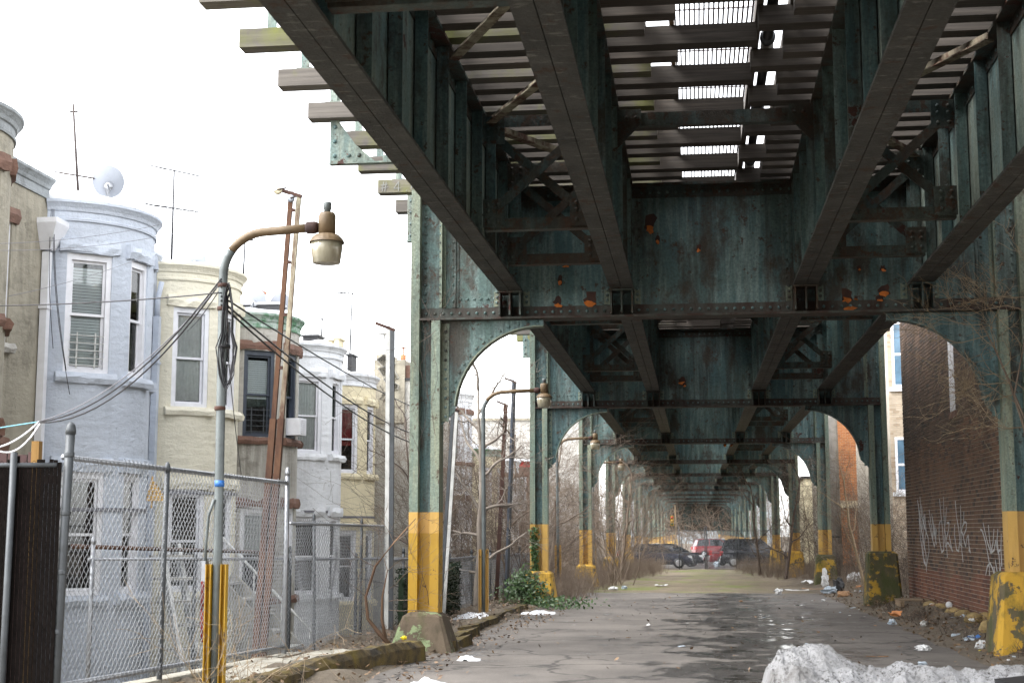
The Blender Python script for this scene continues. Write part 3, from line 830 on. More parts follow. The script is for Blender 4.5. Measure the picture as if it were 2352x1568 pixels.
for i, y in enumerate((16.8, 21.6, 26.6, 31.6, 36.8)):
    lab = ['pale teal railing bracket hanging below the jutting ties at upper left', 'pale teal railing bracket beside the top of the nearest left column',
           'pale teal railing bracket behind the nearest left column', 'pale teal railing bracket above the arch', 'pale teal railing bracket at top of the second left column'][i]
    t = thing('railing_bracket', lab, 'bracket', (-4.3, y, 6.1), 'railing brackets along the left edge')
    m = MB(); m.box(-4.42, -4.30, y-0.06, y-0.045, 6.12, 7.9); m.box(-4.42, -4.40, y-0.044, y+0.05, 6.12, 7.9); m.build('upright', M['steel_pale'], t)
    m = MB(); m.prism([(-4.30, 6.12), (-3.85, 6.12), (-4.10, 6.34), (-4.30, 6.62)], lambda p: (p[0], y-0.058, p[1]), lambda p: (p[0], y-0.046, p[1])); m.build('gusset', M['steel_pale'], t)
    m = MB(); m.box(-4.43, -2.80, y-0.06, y+0.05, 6.10, 6.118); m.box(-3.75, -2.80, y-0.06, y-0.046, 6.119, 6.19); m.build('outrigger', M['steel_pale'], t)
    m = MB()
    for z in lin(6.2, 6.75, 4): m.rivet((-4.36, y-0.061, z), (0,-1,0), 0.03)
    for dx in (-4.18, -4.05): m.rivet((dx, y-0.061, 6.20), (0,-1,0), 0.03)
    m.build('rivets', M['steel'], t, kind='stuff')
t = thing('deck_railing', 'pale teal pipe railing above the jutting tie ends at upper left', 'railing', (-4.45, 9, 6.9))
for j in range(-12, 70, 3):
    y = 14.1+0.4367*j
    m = MB(); m.box(-4.42, -4.33, y-0.02, y+0.02, 6.88, 7.9); m.box(-4.47, -4.28, y-0.05, y+0.05, 6.858, 6.879); m.build('railing_post', M['steel_pale'], t)

# ------------------------------------------------------------------ row houses
XW, XC, RB = -10.60, -10.85, 1.45
AJ = math.acos((XW-XC)/RB); HCH = RB*math.sin(AJ)
def ribbon(m, pts, w, mi=0):
    for i in range(len(pts)-1):
        m.bar(pts[i], pts[i+1], w, 0.004, mi=mi)
def window(t, A, B, z0, z1, frame, blind=None, bz=1.0, guard=False, ac=False, single=False):
    A = Vector((A[0], A[1], 0)); B = Vector((B[0], B[1], 0)); u = (B-A); W = u.length; u.normalize()
    n = Vector((u.y, -u.x, 0)); up = Vector((0, 0, 1)); H = z1-z0; o = Vector((A.x, A.y, z0))
    m = MB()
    c = min(0.085, W*0.12)
    m.ob(o, u, n, up, (0, c), (-0.14, -0.03), (0, H)); m.ob(o, u, n, up, (W-c, W), (-0.14, -0.03), (0, H))
    m.ob(o, u, n, up, (c, W-c), (-0.14, -0.03), (H-0.11, H)); m.ob(o, u, n, up, (c, W-c), (-0.14, -0.02), (0, 0.07))
    f = m.build('window', frame, t)
    zm = 0.07+(H-0.18)*0.5
    for (za, zb, dep) in ((zm-0.02, H-0.112, -0.085), (0.072, zm+0.025, -0.122)):
        s = 0.045
        m = MB()
        m.ob(o, u, n, up, (c+0.002, c+s), (dep-0.035, dep), (za, zb)); m.ob(o, u, n, up, (W-c-s, W-c-0.002), (dep-0.035, dep), (za, zb))
        m.ob(o, u, n, up, (c+s, W-c-s), (dep-0.035, dep), (zb-0.045, zb)); m.ob(o, u, n, up, (c+s, W-c-s), (dep-0.035, dep), (za, za+0.045))
        m.build('sash', frame, f)
        m = MB(); m.ob(o, u, n, up, (c+s-0.01, W-c-s+0.01), (dep-0.02, dep-0.014), (za+0.04, zb-0.04)); m.build('pane', M['glass'], f)
    if blind in ('slats', 'curtain', 'red', 'dark_slats'):
        m = MB(); zb0 = 0.08+(H-0.2)*(1-bz)
        if 'slats' in blind:
            k = int((H-0.19-zb0)/0.05)
            for i in range(k):
                zz = zb0+0.05*i
                m.add([o+u*(c+0.03)+n*(-0.162)+up*zz, o+u*(W-c-0.03)+n*(-0.162)+up*zz, o+u*(W-c-0.03)+n*(-0.178)+up*(zz+0.046), o+u*(c+0.03)+n*(-0.178)+up*(zz+0.046)], [(0,1,2,3)])
        else:
            k = 24
            vs = []
            for i in range(k+1):
                d = -0.175+0.012*math.sin(i*1.9)
                p = o+u*(c+0.02+(W-2*c-0.04)*i/k)+n*d
                vs += [p+up*zb0, p+up*(H-0.12)]
            m.add(vs, [(2*i, 2*i+2, 2*i+3, 2*i+1) for i in range(k)], True)
        m.build('blind', M['red_cloth'] if blind == 'red' else M['room'] if blind == 'dark_slats' else M['blind'] if blind == 'slats' else M['curtain'], f)
    m = MB(); m.ob(o, u, n, up, (-0.05, W+0.05), (-0.75, -0.72), (-0.1, H+0.1)); m.build('room_darkness', M['room'], f)  # dark sheet added behind the glass to stand for the unlit interior
    if guard:
        m = MB()
        for ux in (0.3, 0.7): m.ob(o, u, n, up, (W*ux-0.012, W*ux+0.012), (-0.05, -0.035), (0.08, 0.08+H*0.30))
        for i in range(5): m.ob(o, u, n, up, (c, W-c), (-0.034, -0.022), (0.12+0.125*i, 0.135+0.125*i))
        m.build('window_guard', M['galv_dark'] if frame == M['dark_frame'] else M['white_grimy'], f)
    if ac:
        m = MB(); m.ob(o, u, n, up, (c+0.03, W-c-0.03), (-0.3, 0.32), (0.08, 0.48))
        for i in range(7): m.ob(o, u, n, up, (c+0.08, W-c-0.08), (0.32, 0.335), (0.12+0.05*i, 0.14+0.05*i))
        m.build('air_conditioner', M['white_paint'], t)
    return f
def stone(m, A, B, z0, z1, out, ext, rough=0.02):
    A = Vector((A[0], A[1], 0)); B = Vector((B[0], B[1], 0)); u = (B-A).normalized(); n = Vector((u.y, -u.x, 0)); A = A-u*ext; B = B+u*ext
    k = 7; vs = []; fs = []
    for i in range(k):
        p = A.lerp(B, i/(k-1))
        for (d, z) in ((-0.12, z0), (out, z0), (out+0.02, (z0+z1)/2), (out*0.8, z1), (-0.12, z1)):
            j = rough*R.uniform(-1, 1) if 0 < d else 0
            vs.append(p+n*(d+j)+Vector((0, 0, z+(rough*R.uniform(-1, 1) if d > 0 else 0))))
    for i in range(k-1):
        for q in range(4): fs.append((i*5+q, i*5+q+1, (i+1)*5+q+1, (i+1)*5+q))
    fs.append((4,3,2,1,0)); fs.append(tuple((k-1)*5+q for q in range(5)))
    m.add(vs, fs)
def sweep(m, path, prof, z):
    k = len(prof); vs = []; fs = []
    for i, p in enumerate(path):
        a = Vector(path[max(0, i-1)]); c = Vector(path[min(len(path)-1, i+1)]); d = (c-a).normalized(); n = Vector((d.y, -d.x))
        for (o, h) in prof: vs.append((p[0]+n.x*o, p[1]+n.y*o, z+h))
    for i in range(len(path)-1):
        for q in range(k-1): fs.append((i*k+q, (i+1)*k+q, (i+1)*k+q+1, i*k+q+1))
    fs.append(tuple(range(k))); fs.append(tuple((len(path)-1)*k+q for q in range(k-1, -1, -1)))
    m.add(vs, fs)
CORN = [(-0.1,-0.34),(0.030,-0.34),(0.034,-0.30),(0.015,-0.285),(0.015,-0.19),(0.04,-0.175),(0.06,-0.12),(0.10,-0.07),(0.125,-0.045),(0.125,0.0),(-0.35,0.03)]
def house(name, label, Yc, Yend, ztop, wall, corn, lintel, frame, opts=None, zsh=0.0, band=None):
    opts = opts or {}
    t = thing(name, label, 'house', (XW, Yc, -2.4), 'bow-fronted row houses along the yards')
    pt = lambda a: (XC+RB*math.cos(a), Yc+RB*math.sin(a))
    z0 = -2.4
    wz = [(ztop-2.87, ztop-0.87), (ztop-6.50, ztop-4.50), (ztop-9.35, ztop-8.15)]
    wa = [(math.radians(a-h), math.radians(a+h)) for a, h in ((-51.5, 15.0), (-10, 10.5), (30, 10.5))]
    wins = [(a0, a1, za, zb) for (a0, a1) in wa for (za, zb) in wz]
    angs = sorted(set([-AJ, AJ]+[a for w in wa for a in w]+[math.radians(d) for d in range(-70, 75, 6) if not any(abs(math.radians(d)-a) < 0.04 for w in wa for a in w)]))
    zs = sorted(set([z0, ztop-0.02]+[z for w in wz for z in w]+[ztop-3.6, ztop-5.4]))
    m = MB()
    def wallquad(p, q, za, zb): m.add([(p[0],p[1],za),(q[0],q[1],za),(q[0],q[1],zb),(p[0],p[1],zb)], [(0,1,2,3)])
    for i in range(len(angs)-1):
        a0, a1 = angs[i], angs[i+1]; mid = (a0+a1)/2
        for j in range(len(zs)-1):
            zm = (zs[j]+zs[j+1])/2
            if any(w[0] < mid < w[1] and w[2] < zm < w[3] for w in wins): continue
            wallquad(pt(a0), pt(a1), zs[j], zs[j+1])
    def reveal(A, B, za, zb):
        A = Vector((*A, 0)); B = Vector((*B, 0)); u = (B-A).normalized(); n = Vector((u.y, -u.x, 0))*-0.16
        q = [A+Vector((0,0,za)), B+Vector((0,0,za)), B+Vector((0,0,zb)), A+Vector((0,0,zb))]; r = [v+n for v in q]
        m.add(q+r, [(0,1,5,4),(1,2,6,5),(2,3,7,6),(3,0,4,7)])
    # flat part, with narrow windows where asked
    ya, yb = Yc+HCH, Yend
    fw = []
    if opts.get('flatwin'):
        yc = ya+(yb-ya)*0.40
        fw = [(yc-0.32, yc+0.32, ztop-2.9, ztop-1.0), (yc-0.32, yc+0.32, ztop-6.5, ztop-4.6)]
    yys = sorted(set([ya, yb]+[y for f in fw for y in f[:2]])); zz = sorted(set([z0, ztop-0.02]+[z for f in fw for z in f[2:]]))
    for i in range(len(yys)-1):
        for j in range(len(zz)-1):
            ym, zm = (yys[i]+yys[i+1])/2, (zz[j]+zz[j+1])/2
            if any(f[0] < ym < f[1] and f[2] < zm < f[3] for f in fw): continue
            wallquad((XW, yys[i]), (XW, yys[i+1]), zz[j], zz[j+1])
    for (a0, a1, za, zb) in wins: reveal(pt(a0), pt(a1), za, zb)
    for (y0, y1, za, zb) in fw: reveal((XW, y0), (XW, y1), za, zb)
    # sides, back, roof
    ys0 = Yc-HCH
    wallquad((-18, ys0), (XW, ys0), z0, ztop-0.02); wallquad((XW, Yend), (-18, Yend), z0, ztop-0.02); wallquad((-18, Yend), (-18, ys0), z0, ztop-0.02)
    m.build('wall', wall, t)
    m = MB(); poly = [(-18, ys0)]+[pt(a) for a in angs]+[(XW, Yend), (-18, Yend)]
    m.add([(p[0], p[1], ztop-0.03) for p in poly], [tuple(range(len(poly)))]); roof = m.build('roof', M['roof_tar'], t)
    # snow lying along the roof edge
    m = MB(); vs = []; fs = []
    arcp = [pt(a) for a in lin(-AJ, AJ, 15)]+[(XW, y) for y in lin(ya+0.05, yb, 5)]
    for p in arcp:
        for q in range(5):
            h = max(0, 0.10+0.16*noise.noise(Vector((p[0]*1.3+q*0.6, p[1]*1.3, ztop))))*(0 if q in (0, 4) else 1)
            vs.append((p[0]-0.25*q+0.08, p[1], ztop+0.02+h))
    for i in range(len(arcp)-1):
        for q in range(4): fs.append((i*5+q, i*5+q+1, (i+1)*5+q+1, (i+1)*5+q))
    m.add(vs, fs, True); m.build('roof_snow', M['snow_clean'], t)
    m = MB(); path = [pt(a) for a in lin(-AJ, AJ, 25)]+[(XW, ya+0.25), (XW, yb)]
    sweep(m, path, CORN, ztop); m.build('cornice', corn, t)
    if band:
        m = MB(); sweep(m, path, [(-0.05,-0.03),(0.018,-0.03),(0.018,0.03),(-0.05,0.03)], band); m.build('cable_run', M['cable_grey'], t)
    bl = opts.get('blind', ['slats', 'slats', None, 'dark_slats', 'dark_slats', None])
    for i, (a0, a1, za, zb) in enumerate(wins):
        ai, zi = i//3, i % 3
        b_ = bl[(zi*2+min(ai, 1)) % len(bl)] if zi < 2 else None
        window(t, pt(a0), pt(a1), za, zb, frame if not (zi == 1 and opts.get('frame2')) else opts['frame2'], b_, opts.get('bz', 0.97) if zi == 0 else 0.5, guard=(opts.get('guard') and zi == 0 and ai == 0), ac=(opts.get('ac') and zi == 0 and ai == 1))
        m = MB(); stone(m, pt(a0), pt(a1), zb+0.01, zb+0.24, 0.05, 0.13); m.build('lintel', lintel, t)
        m = MB(); stone(m, pt(a0), pt(a1), za-0.17, za-0.005, 0.09, 0.13, 0.012); m.build('sill', opts.get('sill', lintel), t)
    for (y0, y1, za, zb) in fw:
        window(t, (XW, y0), (XW, y1), za, zb, frame, 'curtain')
        m = MB(); stone(m, (XW, y0), (XW, y1), zb+0.01, zb+0.24, 0.05, 0.13); m.build('lintel', lintel, t)
        m = MB(); stone(m, (XW, y0), (XW, y1), za-0.17, za-0.005, 0.09, 0.1); m.build('sill', M['st_cement'], t)
    yp = Yend-0.12
    if opts.get('pipe'):
        pm = opts['pipe']
        m = MB(); m.box(XW+0.02, XW+0.14, yp-0.06, yp+0.06, -2.3, ztop-1.25)
        dp = m.build('downspout', pm, t)
        m = MB()
        if opts.get('hopper'):
            zz0 = ztop-1.22; a, c_ = 0.09, 0.26
            ring = lambda s, z: [(XW+0.08-s, yp-s, z), (XW+0.08+s, yp-s, z), (XW+0.08+s, yp+s, z), (XW+0.08-s, yp+s, z)]
            m.add(ring(a, zz0)+ring(c_, zz0+0.42)+ring(c_, zz0+0.50), [(0,3,2,1),(0,1,5,4),(1,2,6,5),(2,3,7,6),(3,0,4,7),(4,5,9,8),(5,6,10,9),(6,7,11,10),(7,4,8,11),(8,9,10,11)])
            m.build('hopper', pm, dp)
        else:
            m.tube([(XW+0.08, yp, ztop-1.26), (XW+0.08, yp, ztop-0.9), (XW+0.15, yp, ztop-0.55)], 0.055, 8); m.build('elbow', pm, dp)
        for z in (ztop-2.2, ztop-5.0):
            m = MB(); m.box(XW+0.005, XW+0.155, yp-0.085, yp+0.085, z, z+0.05); m.build('pipe_strap', pm, dp)
    return t
H = [
 ('Tan stuccoed', 18.03, 7.40, 'st_tan', 'tin', 'brownstone', 'white_paint', dict(flatwin=True, pipe=M['white_paint'], hopper=True, blind=['curtain','curtain',None,None,None,None]), 'tan stuccoed house with brown stone lintels, leftmost of the row', None),
 ('', 23.42, 7.06, 'st_blue', 'st_blue', 'st_blue', 'white_paint', dict(guard=True, pipe=M['st_blue']), 'pale grey-blue house with white blinds and a dish on its roof', 1.95),
 ('', 28.32, 6.92, 'st_cream', 'st_cream', 'st_cream', 'white_paint', dict(blind=['curtain','curtain',None,None,None,None], pipe=M['st_grey']), 'cream house with white window frames behind the first lamp post', 2.35),
 ('', 32.87, 6.62, 'st_grey', 'tin_green', 'brownstone', 'dark_frame', dict(bz=0.55, guard=True, ac=True, frame2=M['white_paint'], blind=['slats','slats','curtain','curtain',None,None]), 'patchy grey cement house with peeling green cornice and brown lintels', None),
 ('', 37.16, 6.47, 'st_white', 'st_white', 'st_white', 'white_paint', dict(blind=['curtain','curtain',None,None,None,None], pipe=M['white_paint']), 'white stuccoed house between the grey and the yellow house', 2.1),
 ('', 41.24, 6.12, 'st_yellow', 'st_white', 'st_yellow', 'white_paint', dict(blind=['red',None,None,None,None,None], bz=0.6), 'small pale yellow house with a red curtain, last before the tall cement wall', 2.0),
]
for i, (nm, Yc, zt, wm, cm, lm, fm, op, lab, band) in enumerate(H):
    Yend = H[i+1][1]-HCH if i+1 < len(H) else 44.3
    house('row_house', lab, Yc, Yend, zt, M[wm], M[cm], M[lm], M[fm], op, band=band)
house('row_house', 'grey row house half hidden behind the nearest left column', 55.2, 58.45, 6.9, M['st_grey'], M['tin'], M['brownstone'], M['white_paint'])
house('row_house', 'white row house with brownstone lintels seen through the first arch', 59.91, 67.4, 7.35, M['st_white'], M['st_white'], M['brownstone'], M['white_paint'])
house('row_house', 'ochre row house with a green cornice seen through the first arch', 68.95, 74.5, 5.5, M['st_yellow'], M['tin_green'], M['st_yellow'], M['white_paint'])
house('row_house', 'white row house beyond the ochre one, seen through the first arch', 76.2, 81.5, 5.3, M['st_white'], M['st_white'], M['brownstone'], M['white_paint'])
house('row_house', 'farthest row house, brown with a red cornice, behind the bare tree', 83.2, 94, 5.6, M['brownstone'], M['red_paint'], M['brownstone'], M['white_paint'])
# cement building with the graffitied chimney
t = thing('cement_building', 'bare cement building wall with a graffitied chimney left of the nearest column', 'building', (-10, 44.4, -2.4))
m = MB(); m.box(-18, -8.45, 44.35, 46.4, -2.4, 6.35); m.build('wall', M['st_cement'], t)
m = MB(); m.box(-18.05, -8.4, 44.3, 46.45, 6.351, 6.43); m.build('coping', M['roof_tar'], t)
m = MB(); m.box(-9.20, -8.45, 44.40, 45.6, 6.431, 6.85); m.build('parapet', M['brownstone'], t)
m = MB(); m.box(-10.12, -9.12, 44.28, 45.5, 5.0, 7.02); m.box(-10.06, -9.6, 44.30, 45.4, 7.021, 7.2); ch = m.build('chimney', M['st_tan'], t)
for x, zt_, r in ((-9.93, 7.95, 0.13), (-9.30, 7.5, 0.09)):
    m = MB(); m.lathe([(r, 7.0), (r, zt_-0.25)], (x, 44.9, 0), 12); m.lathe([(r*0.25, zt_-0.25), (r*0.25, zt_-0.02)], (x, 44.9, 0), 6); m.lathe([(r*1.9, zt_-0.02), (r*1.7, zt_)], (x, 44.9, 0), 12)
    m.build('flue', M['white_grimy'] if r > .1 else M['orange_brick'], ch)
gm = MB()
def gr(pts, w, mi):
    v = [P(px, py, 44.27-0.004*mi) for px, py in pts]
    ribbon(gm, v, w, mi)
loop1 = [(865,826),(882,814),(900,820),(908,835),(900,848),(880,842),(865,826)]
loop2 = [(868,846),(885,840),(906,850),(916,868),(900,872),(880,864),(868,846)]
loop3 = [(880,868),(900,876),(916,884),(914,894),(904,896),(890,885),(880,868)]
for lp in (loop1, loop2, loop3):
    cx = sum(p[0] for p in lp)/len(lp); cy = sum(p[1] for p in lp)/len(lp)
    for s in (0.25, 0.5, 0.75): gr([(cx+(x-cx)*s, cy+(y-cy)*s) for x, y in lp], 0.11, 0)
    gr(lp, 0.075, 1)
gm.build('graffiti', [M['spray_black'], M['spray_white']], ch, kind='stuff')
gm = MB()
gr([(872,885),(882,900),(876,908),(890,896),(885,912),(894,906),(880,920),(872,915),(886,904)], 0.03, 0)
gm.build('graffiti', [M['spray_black'], M['spray_white']], t)

# roof-top things
def sat_dish(label, c, r, az, tilt=0.35):
    t = thing('satellite_dish', label, 'satellite dish', (c[0], c[1], c[2]-r*1.1), 'satellite dishes on the roofs')
    rot = Matrix.Rotation(az, 4, 'Z') @ Matrix.Rotation(-tilt, 4, 'X')
    m = MB(); prof = [(r*q/6, 0.22*r*(q/6)**2) for q in range(0, 7)]
    vs = []; fs = []; n = 28
    for (rr, d) in prof:
        for j in range(n):
            a = 2*math.pi*j/n; vs.append(Vector(c)+(rot @ Vector((rr*math.cos(a), -d, rr*math.sin(a)*1.05))))
    for i in range(6):
        for j in range(n): fs.append((i*n+j, i*n+(j+1) % n, (i+1)*n+(j+1) % n, (i+1)*n+j))
    for (rr, d) in [(r, 0.22*r)]:
        o_ = len(vs)
    m.add(vs, fs, True); m.build('reflector', M['dish'], t)
    f = lambda x, y, z: Vector(c)+(rot @ Vector((x, y, z)))
    m = MB(); m.tube([f(0, 0.04, -0.2*r), f(0, 0.18, -0.35*r), Vector((c[0], c[1]+0.1, c[2]-r*1.25))], 0.03, 8); m.build('mount', M['galv'], t)
    m = MB(); m.lathe([(0.06*r/0.4, 0.0), (0.12*r/0.4, 0.02), (0.12*r/0.4, 0.05)], f(0, 0.06, -0.25*r), 12, 'y'); m.build('bracket', M['galv'], t)
    m = MB(); m.tube([f(0, -0.2*r, -r), f(-0.1*r, -0.9*r, -0.9*r)], 0.012, 6); m.build('feed_arm', M['galv'], t)
    m = MB(); m.tube([f(-0.1*r, -0.85*r, -0.9*r), f(-0.1*r, -1.0*r, -0.75*r)], 0.04*r/0.4, 8); m.build('receiver', M['white_grimy'], t)
    return t
sat_dish('large grey satellite dish on the roof of the grey-blue house', P(248, 418, 22.9), 0.27, math.radians(196), 0.30)
sat_dish('small grey dish half hidden behind the cream house cornice', P(450, 598, 28.5), 0.22, math.radians(170), 0.2)
sat_dish('grey satellite dish beside the orange chimney pot', P(583, 690, 33.0), 0.30, math.radians(175), 0.2)
sat_dish('pale satellite dish behind the leaning rusty pole', P(645, 698, 33.5), 0.26, math.radians(200), 0.2)
def aerial(label, base, top, els, tilt=0, mast='antenna'):
    t = thing('tv_aerial', label, 'aerial', base, 'television aerials on the roofs')
    m = MB(); m.tube([base, top], [0.028, 0.020], 6); m.build('mast', M[mast], t)
    for (h, length, n, slope, el) in els:
        c = Vector(base).lerp(Vector(top), h); d = Vector((math.cos(slope), 0.25, math.sin(slope)*1.0)).normalized()
        m = MB(); m.tube([c-d*length*0.5, c+d*length*0.5], 0.016, 5); bm_ = m.build('boom', M[mast], t)
        m = MB(); s = Vector((0.35, 0.93, 0.05)).normalized()
        for i in range(n):
            q = c+d*length*(i/(n-1)-0.5) if n > 1 else c
            e = el*(1-0.5*i/max(1, n-1)); m.tube([q-s*e, q+s*e], 0.010, 4)
        m.build('elements', M[mast], bm_, kind='stuff')
    return t
aerial('tall leaning bare mast on the roof left of the large dish', P(180, 450, 22.8), P(168, 240, 22.8), [(0.92, 0.12, 2, 0, 0.05), (0.22, 0.6, 3, -0.15, 0.15)], mast='antenna_rust')
aerial('tall two-tier aerial on a mast above the cream house', P(394, 596, 28.4), P(400, 390, 28.4), [(0.99, 1.05, 2, -0.20, 0.5), (0.57, 1.05, 7, -0.13, 0.35)])
aerial('small aerial behind the bend of the first lamp post', P(558, 650, 33), P(563, 548, 33), [(0.97, 0.4, 5, 0.0, 0.2)])
aerial('aerial above the roofs left of the second rusty pole', P(803, 830, 41), P(809, 672, 41), [(0.99, 0.8, 9, 0.0, 0.3)])
aerial('short aerial above the white house roof', P(738, 792, 38), P(740, 730, 38), [(0.95, 0.75, 8, -0.08, 0.25)])
def chimney(label, px0, px1, py0, py1, Y, mat, cap=None):
    a = P(px0, py1, Y); c = P(px1, py0, Y)
    t = thing('roof_chimney', label, 'chimney', (a.x, Y, a.z), 'low chimneys on the roofs')
    m = MB(); m.box(a.x, c.x, Y, Y+0.6, a.z-0.4, c.z-0.05); m.build('stack', mat, t)
    m = MB(); m.box(a.x-0.04, c.x+0.04, Y-0.04, Y+0.64, c.z-0.049, c.z); m.build('chimney_cap', cap or mat, t)
    return t
chimney('wide low black tarred chimney on the grey house roof', 556, 640, 694, 726, 33.0, M['roof_tar'], M['snow_clean'])
chimney('upright orange clay chimney pot on the black tarred stack', 575, 592, 662, 694, 33.1, M['orange_brick'])
chimney('black tarred chimney with white scrawl beside the white house', 695, 730, 768, 796, 37.2, M['roof_tar'])
chimney('left one of two small yellow chimney pots with black scribbles', 752, 764, 778, 800, 37.8, M['st_yellow'])
chimney('right and taller one of two yellow chimney pots with black scribbles', 766, 778, 774, 800, 37.8, M['st_yellow'])
chimney('black vent block at the right end of the white house roof', 797, 808, 812, 850, 40.2, M['roof_tar'])

# ------------------------------------------------------------------ right side: brick building and the ones beyond
t = thing('brick_building', 'dark sooty brick building wall with white graffiti along the right kerb', 'building', (7, 28, 0))
WX = 5.20
m = MB(); m.box(WX+0.012, 16, 16.0, 36.6, -0.5, 9.2); wall = m.build('wall', M['mortar'], t)
def brick_z(z): return 0 if z < 0.75 else 1 if z < 3.6 else 2
mb = MB(); ch_ = 0.078; row = 0; z = -0.35
while z < 9.1:
    y = 16.02-(0.105 if row % 2 else 0)
    header = row % 6 == 5
    while y < 36.55:
        L = 0.098 if header else 0.205
        y1 = min(y+L, 36.6)
        if 18.5 < y1:
            p = 0.004*R.random()
            d = R.uniform(-0.002, 0.002)
            mi = brick_z(z+0.35*noise.noise(Vector((y*0.7, z*0.7, 4)))+0.05*R.random())
            mb.add([(WX+0.012,y,z),(WX-p,y,z+d),(WX-p,y1,z+d),(WX+0.012,y1,z),(WX+0.012,y,z+0.063),(WX-p,y,z+0.063+d),(WX-p,y1,z+0.063+d),(WX+0.012,y1,z+0.063)],
                   [(1,2,6,5)[::-1],(0,1,5,4)[::-1],(2,3,7,6)[::-1],(4,5,6,7),(0,3,2,1)], mi=mi)
        y = y1+0.014
    z += ch_; row += 1
mb.build('brickwork', [M['brick_red'], M['brick_mid'], M['brick_dark']], wall, kind='stuff')
# far end wall of the same building, facing down the lane side is not seen; its corner returns along y = 35.8
m = MB(); m.box(WX-0.012, WX+0.01, 29.3, 29.85, 4.0, 6.2)
f = m.build('window', M['white_paint'], t)
m = MB(); m.box(WX-0.03, WX+0.01, 29.2, 29.95, 3.86, 3.995); m.build('sill', M['brownstone'], f)
m = MB(); m.box(WX-0.014, WX+0.01, 24.2, 25.0, 3.4, 4.9); m.build('bricked_up_window', M['brick_dark'], t)
# graffiti on the brick: tall looping white scrawls
gm = MB()
def onwall(px, py):
    d = FW+RT*((px-1176.0)/FPX)+UP*((784.0-py)/FPX); k = (WX-0.010)/d.x
    return Vector((WX-0.010, d.y*k, HC+d.z*k))
def scrawl(pts, w):
    v = [onwall(x, y) for x, y in pts]
    for i in range(len(v)-1):
        a, c = v[i], v[i+1]
        d = (c-a)
        if d.length < 1e-4: continue
        gm.bar(a, c, 0.005, w, (0, -d.z, d.y))
A_ = [[(2107,1148),(2113,1180),(2118,1215),(2121,1190),(2117,1160),(2122,1200),(2128,1225),(2124,1180),(2119,1250),(2122,1290),(2128,1300),(2134,1265),(2132,1235),(2127,1220),(2123,1250),(2127,1275),(2128,1312)],
      [(2111,1190),(2115,1240),(2121,1280),(2126,1295)], [(2113,1140),(2117,1185),(2124,1215)], [(2110,1165),(2113,1200),(2119,1230),(2124,1262)],
      [(2134,1170),(2138,1200),(2143,1235),(2145,1210),(2141,1185),(2146,1215),(2149,1240),(2151,1215)], [(2133,1195),(2139,1225),(2146,1255),(2150,1235),(2147,1205)], [(2140,1180),(2144,1215),(2151,1250)],
      [(2158,1145),(2161,1180),(2165,1215),(2168,1262),(2163,1268),(2157,1235),(2157,1205),(2160,1195)], [(2167,1140),(2168,1180),(2170,1215),(2174,1250),(2176,1280)], [(2174,1165),(2172,1195),(2169,1215),(2173,1240),(2179,1215),(2180,1200),(2175,1200)],
      [(2168,1230),(2172,1255),(2177,1245),(2183,1255),(2188,1265)], [(2194,1150),(2197,1185),(2202,1215),(2206,1250),(2210,1255)], [(2206,1160),(2207,1190),(2207,1225),(2209,1262),(2212,1290)], [(2214,1175),(2213,1200),(2208,1220),(2213,1230),(2219,1215),(2220,1200),(2216,1198),(2210,1210)],
      [(2193,1205),(2192,1225),(2197,1262),(2202,1265),(2204,1245)], [(2211,1222),(2214,1240),(2218,1255),(2221,1235),(2224,1228),(2226,1255),(2229,1268),(2225,1262)], [(2180,1228),(2184,1250),(2187,1262)],
      [(2258,1200),(2261,1215),(2268,1245),(2276,1270),(2281,1245),(2283,1215)], [(2252,1215),(2256,1218),(2264,1245),(2272,1290),(2273,1320)], [(2270,1205),(2273,1240),(2277,1268),(2284,1262),(2287,1240),(2292,1268),(2297,1262)],
      [(2264,1320),(2268,1300),(2274,1292),(2280,1305),(2285,1325),(2283,1300)], [(2286,1285),(2290,1310),(2295,1330),(2297,1300)], [(2292,1215),(2290,1240),(2294,1270),(2297,1300),(2301,1325)], [(2300,1225),(2299,1260),(2301,1300)]]
for st in A_: scrawl(st, 0.036)
o = gm.build('graffiti', M['spray_white'], t); o['label'] = 'tall looping white spray scrawl'
